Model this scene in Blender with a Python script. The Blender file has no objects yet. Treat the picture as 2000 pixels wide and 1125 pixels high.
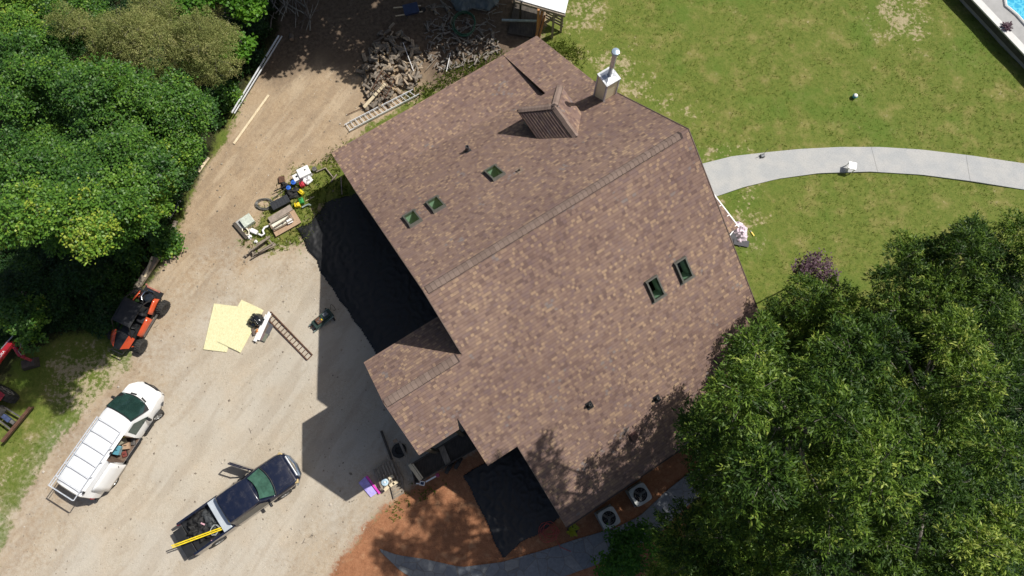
import bpy, math, random
import numpy as np
from mathutils import Vector, Matrix
from mathutils.geometry import tessellate_polygon
R = math.radians
random.seed(7); rng = np.random.default_rng(7)
S = bpy.context.scene
# ------------------------------------------------------------------ camera
H = 36.0; F = 1403.0; TH = 0.253
cam = bpy.data.cameras.new('camera'); co = bpy.data.objects.new('camera', cam)
S.collection.objects.link(co); S.camera = co
co.location = (0, 0, H); co.rotation_euler = (TH, 0, 0)
cam.sensor_width = 36; cam.lens = 36 * F / 2000; cam.clip_end = 500; cam.clip_start = .5
# ------------------------------------------------------------------ sky and sun
w = bpy.data.worlds.new('World'); S.world = w; w.use_nodes = True
SD = Vector((.629, .291, 1)).normalized()          # towards the sun
nt = w.node_tree; sky = nt.nodes.new('ShaderNodeTexSky'); sky.sky_type = 'NISHITA'; sky.sun_disc = False; sky.dust_density = 3.0; sky.air_density = .9
sky.sun_elevation = math.asin(SD.z); sky.sun_rotation = math.atan2(SD.x, SD.y)
nt.links.new(sky.outputs[0], nt.nodes['Background'].inputs[0]); nt.nodes['Background'].inputs[1].default_value = .072
sl = bpy.data.lights.new('sun', 'SUN'); so = bpy.data.objects.new('sun', sl); S.collection.objects.link(so)
sl.energy = 4.6; sl.angle = R(.53); sl.color = (1, .955, .88); so.location = (20, 10, 40)
so.rotation_euler = SD.to_track_quat('Z', 'Y').to_euler()
S.view_settings.view_transform = 'Standard'; S.view_settings.look = 'None'
S.view_settings.exposure = .12; S.view_settings.gamma = 1
S.render.engine = 'CYCLES'

# ------------------------------------------------------------------ helpers
FW = Vector((0, math.sin(TH), -math.cos(TH))); UPV = Vector((0, math.cos(TH), math.sin(TH)))
def at(px, py, z=0.0):                            # point of the photo, at height z -> world
    d = FW * F + Vector((1, 0, 0)) * (px - 1000) + UPV * (562.5 - py)
    return Vector((0, 0, H)) + d * ((z - H) / d.z)
def px_of(X, Y, Z=0.0):                           # numpy world -> photo pixel
    vz = Z - H; dep = Y * FW.y + vz * FW.z
    return 1000 + F * X / dep, 562.5 - F * (Y * UPV.y + vz * UPV.z) / dep
def tag(o, label=None, cat=None, group=None, kind=None):
    if label: o['label'] = label
    if cat: o['category'] = cat
    if group: o['group'] = group
    if kind: o['kind'] = kind
    return o
def thing(name, label, cat, loc=(0, 0, 0), rz=0.0, group=None):
    o = bpy.data.objects.new(name, None); S.collection.objects.link(o)
    o.location = loc; o.rotation_euler = (0, 0, rz); o.empty_display_size = .2
    return tag(o, label, cat, group)
class MB:
    def __init__(s): s.v = []; s.f = []; s.uv = {}; s.mi = {}
    def add(s, vs, fs, M=None, mi=0):
        b = len(s.v)
        for p in vs:
            p = Vector(p); s.v.append(tuple(M @ p) if M else tuple(p))
        for f in fs:
            if mi: s.mi[len(s.f)] = mi
            s.f.append(tuple(i + b for i in f))
        return s
    def box(s, c, d, rz=0, rx=0, ry=0, mi=0, t=1.0):
        M = Matrix.Translation(c) @ Matrix.Rotation(rz, 4, 'Z') @ Matrix.Rotation(rx, 4, 'X') @ Matrix.Rotation(ry, 4, 'Y')
        x, y, z = d[0] / 2, d[1] / 2, d[2] / 2
        vs = [(-x, -y, -z), (x, -y, -z), (x, y, -z), (-x, y, -z), (-x*t, -y*t, z), (x*t, -y*t, z), (x*t, y*t, z), (-x*t, y*t, z)]
        return s.add(vs, [(0, 3, 2, 1), (4, 5, 6, 7), (0, 1, 5, 4), (1, 2, 6, 5), (2, 3, 7, 6), (3, 0, 4, 7)], M, mi)
    def bar(s, a, b, wd, th, mi=0):               # box from a to b
        a = Vector(a); b = Vector(b); d = b - a; L = d.length
        M = Matrix.Translation((a + b) / 2) @ d.to_track_quat('Y', 'Z').to_matrix().to_4x4()
        x, y, z = wd / 2, L / 2, th / 2
        vs = [(-x, -y, -z), (x, -y, -z), (x, y, -z), (-x, y, -z), (-x, -y, z), (x, -y, z), (x, y, z), (-x, y, z)]
        return s.add(vs, [(0, 3, 2, 1), (4, 5, 6, 7), (0, 1, 5, 4), (1, 2, 6, 5), (2, 3, 7, 6), (3, 0, 4, 7)], M, mi)
    def tube(s, pts, r, n=8, caps=True, mi=0):
        P = [Vector(p) for p in pts]; rr = r if isinstance(r, (list, tuple)) else [r] * len(P)
        vs = []; fs = []; up = None
        for i, p in enumerate(P):
            d = (P[min(i + 1, len(P) - 1)] - P[max(i - 1, 0)]).normalized()
            if up is None: up = d.orthogonal().normalized()
            up = (up - d * up.dot(d)); up = up.normalized() if up.length > 1e-6 else d.orthogonal().normalized()
            q = d.cross(up)
            for k in range(n):
                a = 2 * math.pi * k / n; vs.append(p + (up * math.cos(a) + q * math.sin(a)) * rr[i])
        for i in range(len(P) - 1):
            for k in range(n): fs.append((i*n + k, i*n + (k+1) % n, (i+1)*n + (k+1) % n, (i+1)*n + k))
        if caps: fs.append(tuple(range(n - 1, -1, -1))); fs.append(tuple((len(P) - 1) * n + k for k in range(n)))
        return s.add(vs, fs, None, mi)
    def lathe(s, prof, n=20, c=(0, 0, 0), M=None, mi=0):
        T = Matrix.Translation(c) @ (M or Matrix()); vs = []; fs = []
        for r, z in prof:
            for k in range(n): a = 2*math.pi*k/n; vs.append((r*math.cos(a), r*math.sin(a), z))
        for i in range(len(prof) - 1):
            for k in range(n): fs.append((i*n + k, i*n + (k+1) % n, (i+1)*n + (k+1) % n, (i+1)*n + k))
        fs.append(tuple(range(n - 1, -1, -1))); fs.append(tuple((len(prof)-1)*n + k for k in range(n)))
        return s.add(vs, fs, T, mi)
    def slab(s, pts, th, holes=(), mi_side=1, mi_top=0):       # planar outline (3D) thickened downward, uv in metres
        loops = [[Vector(p) for p in pts]] + [[Vector(p) for p in h] for h in holes]
        P = loops[0]; nrm = Vector((0, 0, 0))
        for i in range(len(P)): nrm += P[i].cross(P[(i + 1) % len(P)])
        if nrm.z < 0: nrm = -nrm
        nrm.normalize(); t = Vector((0, 0, 1)).cross(nrm)
        t = t.normalized() if t.length > 1e-4 else Vector((1, 0, 0)); q = nrm.cross(t)
        flat = [p for l in loops for p in l]; n = len(flat); b = len(s.v)
        tri = tessellate_polygon([[Vector((p.dot(t), p.dot(q), 0)) for p in l] for l in loops])
        s.v += [tuple(p) for p in flat] + [tuple(p - Vector((0, 0, th))) for p in flat]
        for a in tri:
            A, B, C_ = (flat[i] for i in a)
            a = tuple(a) if (B - A).cross(C_ - A).dot(nrm) > 0 else (a[0], a[2], a[1])
            k = len(s.f); s.f.append(tuple(i + b for i in a)); s.mi[k] = mi_top
            s.uv[k] = [(flat[i].dot(t), flat[i].dot(q)) for i in a]
            k = len(s.f); s.f.append(tuple(i + b + n for i in reversed(a))); s.mi[k] = mi_side
        o = 0
        for l in loops:
            m = len(l)
            for i in range(m):
                k = len(s.f); j = (i + 1) % m
                s.f.append((o+i+b, o+i+b+n, o+j+b+n, o+j+b)); s.mi[k] = mi_side
            o += m
        return s
    def loft(s, secs, skip=None, close=False, caps=True, mi=0):
        n = len(secs[0]); vs = [p for sec in secs for p in sec]; fs = []
        for i in range(len(secs) - 1):
            for k in range(n if close else n - 1):
                if skip and skip(i, k): continue
                fs.append((i*n + k, i*n + (k+1) % n, (i+1)*n + (k+1) % n, (i+1)*n + k))
        if caps: fs.append(tuple(range(n - 1, -1, -1))); fs.append(tuple((len(secs)-1)*n + k for k in range(n)))
        return s.add(vs, fs, None, mi)
    def build(s, name, mats, parent=None, smooth=False, bevel=0, loc=None, rot=None):
        me = bpy.data.meshes.new(name); me.from_pydata(s.v, [], s.f)
        if not isinstance(mats, (list, tuple)): mats = [mats]
        for m in mats: me.materials.append(m)
        for k, i in s.mi.items():
            if i < len(mats): me.polygons[k].material_index = i
        if s.uv:
            ul = me.uv_layers.new(name='UVMap')
            for k, c in s.uv.items():
                for li, u in zip(me.polygons[k].loop_indices, c): ul.data[li].uv = u
        if smooth: me.shade_smooth()
        me.update(); o = bpy.data.objects.new(name, me); S.collection.objects.link(o)
        if smooth and smooth != 'all':
            try: me.set_sharp_from_angle(angle=R(38))
            except Exception: pass
        if parent: o.parent = parent
        if loc is not None: o.location = loc
        if rot is not None: o.rotation_euler = rot
        if bevel:
            b = o.modifiers.new('bevel', 'BEVEL'); b.width = bevel; b.segments = 2; b.limit_method = 'ANGLE'
        return o
def dup(o, parent=None, loc=None, rz=None):
    c = o.copy(); S.collection.objects.link(c)
    if parent: c.parent = parent
    if loc is not None: c.location = loc
    if rz is not None: c.rotation_euler = (0, 0, rz)
    for ch in list(o.children): dup(ch, c)
    return c

# ------------------------------------------------------------------ materials
class NT:
    def __init__(s, name):
        s.m = bpy.data.materials.new(name); s.m.use_nodes = True; s.t = s.m.node_tree
        s.b = s.t.nodes['Principled BSDF']; s.out = s.t.nodes['Material Output']
    def n(s, typ, **kw):
        x = s.t.nodes.new('ShaderNode' + typ)
        for k, v in kw.items(): setattr(x, k, v)
        return x
    def set(s, inp, v):
        if isinstance(v, bpy.types.NodeSocket): s.t.links.new(v, inp)
        else: inp.default_value = v
    def math(s, op, a, b=None, c=None, clamp=False):
        x = s.n('Math', operation=op, use_clamp=clamp); s.set(x.inputs[0], a)
        if b is not None: s.set(x.inputs[1], b)
        if c is not None: s.set(x.inputs[2], c)
        return x.outputs[0]
    def vmath(s, op, a, b=None, scale=None):
        x = s.n('VectorMath', operation=op); s.set(x.inputs[0], a)
        if b is not None: s.set(x.inputs[1], b)
        if scale is not None: s.set(x.inputs[3], scale)
        return x.outputs[0]
    def mix(s, f, a, b, typ='MIX'):
        x = s.n('Mix', data_type='RGBA', blend_type=typ); s.set(x.inputs[0], f)
        s.set(x.inputs[6], a if isinstance(a, bpy.types.NodeSocket) else (*a[:3], 1)); s.set(x.inputs[7], b if isinstance(b, bpy.types.NodeSocket) else (*b[:3], 1))
        return x.outputs[2]
    def noise(s, vec, sc, det=4, rough=.55, dist=0, out=0):
        x = s.n('TexNoise'); s.set(x.inputs['Vector'], vec); x.inputs['Scale'].default_value = sc
        x.inputs['Detail'].default_value = det; x.inputs['Roughness'].default_value = rough; x.inputs['Distortion'].default_value = dist
        return x.outputs[out]
    def voro(s, vec, sc, feat='F1', out=0, rnd=1):
        x = s.n('TexVoronoi', feature=feat); s.set(x.inputs['Vector'], vec); x.inputs['Scale'].default_value = sc
        x.inputs['Randomness'].default_value = rnd; return x.outputs[out]
    def ramp(s, f, stops, interp='LINEAR'):
        x = s.n('ValToRGB'); cr = x.color_ramp; cr.interpolation = interp
        while len(cr.elements) < len(stops): cr.elements.new(.5)
        for e, (p, c) in zip(cr.elements, stops):
            e.position = p; e.color = (*c[:3], 1) if not isinstance(c, (int, float)) else (c, c, c, 1)
        s.set(x.inputs[0], f); return x.outputs[0]
    def step(s, v, a, b):
        x = s.n('MapRange', interpolation_type='SMOOTHSTEP'); s.set(x.inputs[0], v); x.inputs[1].default_value = a; x.inputs[2].default_value = b
        return x.outputs[0]
    def pos(s): return s.n('NewGeometry').outputs['Position']
    def obj(s): return s.n('TexCoord').outputs['Object']
    def bump(s, h, st=.3, dist=.02):
        x = s.n('Bump'); x.inputs['Strength'].default_value = st; x.inputs['Distance'].default_value = dist
        s.set(x.inputs['Height'], h); s.t.links.new(x.outputs[0], s.b.inputs['Normal']); return x
    def fin(s, col=None, rough=.7, metal=0, spec=.5, coat=0):
        if col is not None: s.set(s.b.inputs['Base Color'], col if isinstance(col, bpy.types.NodeSocket) else (*col[:3], 1))
        s.set(s.b.inputs['Roughness'], rough); s.b.inputs['Metallic'].default_value = metal
        s.b.inputs['Specular IOR Level'].default_value = spec; s.b.inputs['Coat Weight'].default_value = coat
        if coat: s.b.inputs['Coat Roughness'].default_value = .05
        return s.m
MC = {}
def plain(name, col, rough=.6, metal=0, var=.25, sc=6, bump=.0, coat=0, spec=.5):
    if name in MC: return MC[name]
    N = NT(name); n = N.noise(N.obj(), sc, 5, .65)
    f = N.step(n, .3, .72); c = N.mix(f, [x * (1 - var) for x in col], [min(1, x * (1 + var * .6)) for x in col])
    if bump: N.bump(n, bump, .02)
    r = N.math('ADD', N.math('MULTIPLY', n, .25), rough - .12, clamp=True)
    MC[name] = N.fin(c, r, metal, spec, coat); return MC[name]
def wood(name, a, b, sc=3, gr=14):
    if name in MC: return MC[name]
    N = NT(name); o = N.obj(); mp = N.n('Mapping'); N.set(mp.inputs[0], o); mp.inputs['Scale'].default_value = (gr, 1.2, gr)
    n = N.noise(mp.outputs[0], 2, 5, .6); n2 = N.noise(o, sc, 3)
    c = N.mix(N.step(N.math('ADD', N.math('MULTIPLY', n, .65), N.math('MULTIPLY', n2, .35)), .35, .65), a, b); N.bump(n, .3, .01)
    MC[name] = N.fin(c, .75, 0, .3); return MC[name]
def mat_shingle(name='asphalt_shingles'):
    N = NT(name); uv = N.n('UVMap', uv_map='UVMap').outputs[0]; sp = N.n('SeparateXYZ'); N.set(sp.inputs[0], uv)
    u, v = sp.outputs[0], sp.outputs[1]; CH = .142
    vr = N.math('DIVIDE', v, CH); row = N.math('FLOOR', vr); fr = N.math('SUBTRACT', vr, row)
    w1 = N.n('TexWhiteNoise', noise_dimensions='1D'); N.set(w1.inputs['W'], row)
    def cell(width, off, warp):
        ww = N.math('MULTIPLY', N.noise(N.vmath('MULTIPLY', uv, (3, 0, 0)), 1.0, 1), warp)
        x = N.math('FLOOR', N.math('ADD', N.math('ADD', N.math('DIVIDE', u, width), N.math('MULTIPLY', w1.outputs[0], off)), ww))
        cb = N.n('CombineXYZ'); N.set(cb.inputs[0], x); N.set(cb.inputs[1], row); cb.inputs[2].default_value = off
        wn = N.n('TexWhiteNoise', noise_dimensions='3D'); N.set(wn.inputs['Vector'], cb.outputs[0]); return wn.outputs[0]
    a = cell(.125, 37.3, 1.0); b = cell(.17, 91.7, 1.3); big = N.noise(uv, .9, 3)
    base = N.ramp(b, [(0, (.155, .105, .092)), (.3, (.218, .148, .12)), (.6, (.25, .172, .138)), (1, (.195, .137, .127))])
    tan = N.ramp(N.math('ADD', a, N.math('MULTIPLY', N.math('SUBTRACT', big, .5), .22)), [(.70, 0.0), (.75, .3), (.83, .65), (.93, 1.0)], 'CONSTANT')
    col = N.mix(tan, base, (.34, .24, .165))
    gry = N.step(N.math('MULTIPLY', N.math('SUBTRACT', 1, a), N.step(N.noise(uv, .55, 2), .5, .66)), .78, .82)
    col = N.mix(N.math('MULTIPLY', gry, .6), col, (.215, .2, .195))
    g = N.noise(uv, 90, 3, .7); col = N.mix(.8, col, N.ramp(g, [(.3, .72), (.7, 1.22)]), 'MULTIPLY')
    blotch = N.noise(N.vmath('ADD', uv, (31, 7, 0)), .22, 3); col = N.mix(1, col, N.ramp(blotch, [(.3, (.86, .83, .84)), (.7, (1.1, 1.09, 1.06))]), 'MULTIPLY')
    butt = N.math('LESS_THAN', fr, .1); col = N.mix(N.math('MULTIPLY', butt, .7), col, (.10, .07, .065))  # course shadow lines darkened into the colour at each shingle edge
    h = N.math('ADD', N.math('SUBTRACT', 1, fr), N.math('MULTIPLY', N.step(tan, .2, .6), .5)); h = N.math('ADD', h, N.math('MULTIPLY', g, .5)); N.bump(h, .7, .014)
    return N.fin(col, .93, 0, .2)
SH = mat_shingle()
FASCIA = plain('brown_fascia', (.055, .035, .028), .6)
CAP = plain('ridge_shingle', (.30, .22, .19), .92, var=.3, sc=9, bump=.3)
GALV = plain('galvanised_metal', (.62, .64, .66), .38, .85, .15, 3)
ALU = plain('aluminium', (.72, .74, .76), .4, .15, .12, 3)
WHITE = plain('white_paint', (.8, .8, .8), .35, 0, .05, 2)
BLACKP = plain('black_plastic', (.014, .015, .017), .5, 0, .3, 5)
DARK = plain('dark_void', (.006, .006, .007), .9)
RUBBER = plain('tyre_rubber', (.035, .034, .032), .85, 0, .3, 9, .2)
STEEL = plain('worn_steel', (.2, .19, .18), .5, .6, .3, 8)
RUST = plain('rusty_iron', (.13, .065, .04), .85, .1, .45, 12, .2)
BEIGE = plain('beige_siding', (.82, .76, .52), .6, 0, .1, 2)
GREYTR = plain('grey_trim', (.4, .4, .39), .6)
NEWWOOD = wood('new_lumber', (.60, .49, .32), (.74, .64, .46))
OLDWOOD = wood('weathered_wood', (.17, .14, .11), (.33, .28, .22))
DKWOOD = wood('dark_wet_wood', (.05, .042, .036), (.1, .085, .07))
ORWOOD = wood('orange_cedar', (.38, .16, .06), (.55, .27, .11))
BARK = wood('bark', (.09, .07, .055), (.2, .165, .135), 5, 8)
LIMB = wood('pale_limb', (.2, .18, .15), (.38, .35, .3), 5, 8)
BLUEP = plain('blue_plastic', (.03, .13, .55), .4); REDP = plain('red_plastic', (.5, .03, .05), .45)
YELP = plain('yellow_plastic', (.8, .6, .02), .4); GRNP = plain('green_plastic', (.03, .3, .06), .4)
CARD = plain('brown_cardboard', (.42, .29, .19), .85, 0, .15)
CREAM = plain('cream_foam', (.75, .72, .6), .7, 0, .12)
def mat_glass(name, tint, dark=.0, rough=.03):
    N = NT(name); t = N.n('BsdfTransparent'); t.inputs[0].default_value = (*tint, 1)
    g = N.n('BsdfGlossy'); g.inputs['Roughness'].default_value = rough; g.inputs[0].default_value = (.9, 1, .95, 1)
    lw = N.n('LayerWeight'); lw.inputs[0].default_value = .5; mx = N.n('MixShader')
    N.t.links.new(N.math('ADD', N.math('MULTIPLY', N.math('POWER', lw.outputs['Facing'], 4.0), .7), dark + .05), mx.inputs[0]); N.t.links.new(t.outputs[0], mx.inputs[1]); N.t.links.new(g.outputs[0], mx.inputs[2])
    N.t.links.new(mx.outputs[0], N.out.inputs[0]); return N.m
GLASS = mat_glass('green_tinted_glass', (.62, .75, .66)); CARGLASS = mat_glass('car_glass', (.38, .52, .45), .05)
# ------------------------------------------------------------------ ground: one sheet, zones by weight
def polyw(pxs): return np.array([tuple(at(*p))[:2] for p in pxs])
def sdist(P, X, Y):                                # signed distance, + inside
    d = np.full(X.shape, 1e9); ins = np.zeros(X.shape, bool); n = len(P)
    for i in range(n):
        a, b = P[i], P[(i + 1) % n]; e = b - a; L = (e**2).sum() + 1e-12
        t = np.clip(((X - a[0]) * e[0] + (Y - a[1]) * e[1]) / L, 0, 1)
        d = np.minimum(d, np.hypot(X - a[0] - t * e[0], Y - a[1] - t * e[1]))
        c = ((a[1] > Y) != (b[1] > Y)) & (X < (b[0] - a[0]) * (Y - a[1]) / (b[1] - a[1] + 1e-12) + a[0]); ins ^= c
    return np.where(ins, d, -d)
def wt(P, X, Y, soft): return np.clip(.5 + sdist(P, X, Y) / (2 * soft), 0, 1)
DIRT = polyw([(540, -90), (1010, -90), (1075, 20), (1060, 70), (960, 150), (840, 178), (720, 245), (655, 300), (668, 350), (640, 420), (700, 520), (900, 600), (1000, 700), (1000, 900),
              (820, 950), (745, 1000), (690, 1080), (600, 1250), (-40, 1250), (0, 1080), (50, 960), (120, 850), (190, 770), (250, 720), (258, 640), (260, 590), (300, 540), (350, 440), (395, 330), (440, 280), (470, 200), (520, 110)])
GRAV = polyw([(480, 520), (600, 470), (900, 560), (1000, 700), (1000, 900), (790, 960), (720, 1030), (640, 1100), (560, 1250), (-60, 1250), (60, 1020), (170, 880), (300, 720), (330, 620)])
RED = polyw([(735, 1000), (790, 960), (900, 890), (1000, 860), (1250, 850), (1400, 820), (1560, 800), (1560, 900), (1400, 1000), (1260, 1125), (1200, 1300), (560, 1300), (655, 1110), (690, 1060)])
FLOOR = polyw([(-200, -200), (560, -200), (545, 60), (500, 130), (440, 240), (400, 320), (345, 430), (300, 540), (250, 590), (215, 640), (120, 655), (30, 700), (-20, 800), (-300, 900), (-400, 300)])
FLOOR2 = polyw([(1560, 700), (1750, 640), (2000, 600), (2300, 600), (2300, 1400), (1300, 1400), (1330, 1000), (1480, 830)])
WORN = [polyw(p) for p in ([(1130, 100), (1230, 90), (1300, 180), (1370, 215), (1350, 240), (1260, 200), (1160, 150)], [(1690, -30), (1790, -40), (1830, 60), (1800, 100), (1730, 80), (1700, 30)],
        [(1370, 290), (1450, 285), (1470, 300), (1380, 318)], [(1400, 385), (1480, 370), (1500, 430), (1470, 470), (1430, 440)], [(1080, 0), (1170, -30), (1190, 40), (1110, 80)],
[(80, 690), (260, 650), (270, 780), (190, 850), (110, 830)], [(160, 760), (260, 720), (170, 900), (60, 1020), (30, 980)], [(0, 900), (60, 870), (60, 960), (0, 1020)])]
DARKDIRT = polyw([(480, -90), (1010, -90), (1060, 60), (960, 145), (840, 172), (800, 120), (690, 150), (620, 120), (540, 160), (480, 130)])  # darker brown zone of the top dirt
JUNKG = polyw([(455, 480), (520, 395), (570, 330), (640, 300), (700, 330), (680, 390), (620, 430), (600, 490), (540, 500)])
def mat_ground():
    N = NT('yard_ground'); p = N.pos()
    def A(nm): x = N.n('Attribute', attribute_name=nm); return x.outputs['Fac']
    n1 = N.noise(p, .9, 5, .65); n2 = N.noise(p, 5, 5, .7); n3 = N.noise(p, 22, 4, .7); n4 = N.noise(p, .28, 3)
    rag = N.math('ADD', N.math('MULTIPLY', N.math('SUBTRACT', n1, .5), .8), N.math('MULTIPLY', N.math('SUBTRACT', n2, .5), .9))
    def W(nm, k=1.0, s=.12): return N.step(N.math('ADD', A(nm), N.math('MULTIPLY', rag, k)), .5 - s, .5 + s)
    # lawn
    g1 = N.ramp(n2, [(.28, (.045, .088, .013)), (.5, (.115, .15, .024)), (.72, (.205, .21, .052))])
    g2 = N.ramp(n3, [(.3, (.055, .10, .014)), (.68, (.19, .21, .055))])
    gr = N.mix(.5, g1, g2); gr = N.mix(N.step(n1, .46, .7), gr, N.mix(.6, gr, (.26, .22, .08)))
    gr = N.mix(N.math('MULTIPLY', N.step(n4, .52, .68), .55), gr, (.085, .15, .022))
    dry = N.ramp(n3, [(.3, (.22, .185, .09)), (.7, (.45, .39, .25))])
    gr = N.mix(W('worn', 1.5, .1), gr, dry)
    # packed dirt
    d = N.ramp(n2, [(.25, (.29, .205, .13)), (.5, (.39, .29, .19)), (.75, (.47, .375, .26))])
    mp = N.n('Mapping'); N.set(mp.inputs[0], p); mp.vector_type = 'TEXTURE'; mp.inputs['Rotation'].default_value = (0, 0, R(56)); mp.inputs['Scale'].default_value = (3.2, .7, 1)
    st = N.noise(mp.outputs[0], 1.3, 4, .6); d = N.mix(N.math('MULTIPLY', N.step(st, .42, .64), .6), d, (.25, .19, .135)); d = N.mix(N.math('MULTIPLY', N.step(N.noise(N.vmath('ADD', mp.outputs[0], (9, 4, 0)), 1.0, 4, .6), .5, .66), .75), d, (.52, .42, .30))
    d = N.mix(N.math('MULTIPLY', N.step(n1, .45, .68), .55), d, (.46, .36, .25)); d = N.mix(N.math('MULTIPLY', N.step(n4, .5, .66), .5), d, (.24, .185, .14)); d = N.mix(.35, d, N.ramp(n3, [(.3, (.19, .13, .08)), (.7, (.48, .38, .26))]))
    d = N.mix(N.math('MULTIPLY', N.step(N.noise(p, 2.6, 6, .75), .52, .7), .5), d, (.20, .155, .11)); d = N.mix(N.math('MULTIPLY', N.math('LESS_THAN', N.voro(p, 5, 'F1', 0), .09), .5), d, (.14, .11, .08))
    # gravel
    v = N.voro(p, 26, 'F1', 1); sv = N.n('SeparateColor'); N.set(sv.inputs[0], v)
    gv = N.ramp(sv.outputs[0], [(0, (.34, .29, .225)), (.5, (.43, .375, .295)), (1, (.53, .475, .385))])
    gv = N.mix(.45, gv, N.ramp(n2, [(.3, (.35, .295, .22)), (.7, (.47, .415, .335))]))
    gv = N.mix(N.math('MULTIPLY', N.step(n1, .42, .7), .45), gv, (.44, .34, .235))
    gv = N.mix(N.math('MULTIPLY', N.step(n4, .40, .62), .5), gv, (.45, .43, .385)); gv = N.mix(.3, gv, (.48, .435, .36))
    tk = N.math('MULTIPLY', N.step(N.noise(mp.outputs[0], .8, 3, .55, .6), .46, .62), .4); gv = N.mix(tk, gv, (.33, .275, .21)); gv = N.mix(N.math('MULTIPLY', N.step(N.noise(mp.outputs[0], .55, 2, .5, .8), .5, .66), .3), gv, (.50, .455, .38))
    sp = N.voro(p, 7, 'F1', 0); gv = N.mix(N.math('MULTIPLY', N.math('LESS_THAN', sp, .075), .5), gv, (.13, .11, .085))
    # red clay mulch
    rd = N.ramp(n2, [(.25, (.17, .07, .038)), (.5, (.31, .14, .073)), (.75, (.43, .225, .125))]); rd = N.mix(N.math('MULTIPLY', N.step(n1, .45, .65), .6), rd, (.17, .085, .05)); rd = N.mix(N.math('MULTIPLY', N.step(N.noise(p, 1.7, 3), .55, .7), .5), rd, (.52, .33, .19)); rd = N.mix(.4, rd, N.ramp(n3, [(.3, (.12, .05, .025)), (.7, (.46, .22, .11))]))
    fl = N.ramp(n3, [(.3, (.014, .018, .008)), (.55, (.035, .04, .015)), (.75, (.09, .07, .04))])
    d = N.mix(W('dark_dirt', .9, .3), d, N.ramp(n2, [(.3, (.085, .062, .045)), (.7, (.19, .14, .1))])); c = N.mix(W('dirt', .9), gr, d); c = N.mix(W('gravel', 1.0, .42), c, gv); c = N.mix(W('junk', 1.2, .1), c, gr)
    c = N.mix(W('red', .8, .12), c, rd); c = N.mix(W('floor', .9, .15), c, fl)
    hb = N.math('ADD', N.math('MULTIPLY', n3, .6), N.math('MULTIPLY', n2, 1.0)); N.bump(hb, .55, .05)
    return N.fin(c, .95, 0, .15)
def axis(a, b, st, far):
    x = list(np.arange(a, b + 1e-6, st)); g = st; L = []
    q = a
    while q > -far: g *= 1.5; q -= g; L.append(q)
    g = st; q = b; U = []
    while q < far: g *= 1.5; q += g; U.append(q)
    return np.array(L[::-1] + x + U)
gx = axis(-33, 33, .22, 250); gy = axis(-10, 31, .22, 250)
X, Y = np.meshgrid(gx, gy); nx, ny = len(gx), len(gy)
co_ = np.zeros((nx * ny, 3)); co_[:, 0] = X.ravel(); co_[:, 1] = Y.ravel()
und = .03 * np.sin(X * .9 + np.sin(Y * .7) * 2) * np.sin(Y * 1.1 + 1.3 * np.sin(X * .5)); co_[:, 2] = (und - .03).ravel()
ii = (np.arange(ny - 1)[:, None] * nx + np.arange(nx - 1)[None, :]).ravel()
fc = np.stack([ii, ii + 1, ii + nx + 1, ii + nx], 1)
def npmesh(name, co, faces, mats, attrs={}, parent=None, smooth=False, mi=None):
    me = bpy.data.meshes.new(name); k = faces.shape[1]
    me.vertices.add(len(co)); me.vertices.foreach_set('co', co.astype(np.float32).ravel())
    me.loops.add(faces.size); me.loops.foreach_set('vertex_index', faces.astype(np.int32).ravel())
    me.polygons.add(len(faces)); me.polygons.foreach_set('loop_start', np.arange(0, faces.size, k, dtype=np.int32))
    try: me.polygons.foreach_set('loop_total', np.full(len(faces), k, np.int32))
    except Exception: pass
    for m in (mats if isinstance(mats, (list, tuple)) else [mats]): me.materials.append(m)
    if mi is not None: me.polygons.foreach_set('material_index', mi.astype(np.int32))
    for nm, v in attrs.items(): me.attributes.new(nm, 'FLOAT', 'POINT').data.foreach_set('value', v.astype(np.float32).ravel())
    me.update(calc_edges=True)
    if smooth: me.shade_smooth()
    o = bpy.data.objects.new(name, me); S.collection.objects.link(o)
    if parent: o.parent = parent
    return o
wd = wt(DIRT, X, Y, .7); wg = wt(GRAV, X, Y, 4.0); wr = wt(RED, X, Y, .9); wf = np.maximum(wt(FLOOR, X, Y, .8), wt(FLOOR2, X, Y, 1.5)); wdk = wt(DARKDIRT, X, Y, 1.5); wj = wt(JUNKG, X, Y, 1.0) * .75
ww = np.zeros(X.shape)
for P_ in WORN: ww = np.maximum(ww, wt(P_, X, Y, 1.1) * .4)
ww += .1
tag(npmesh('ground', co_, fc, mat_ground(), dict(dirt=wd, gravel=wg, red=wr, floor=wf, worn=ww, junk=wj, dark_dirt=wdk), smooth=True), kind='structure')
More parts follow.
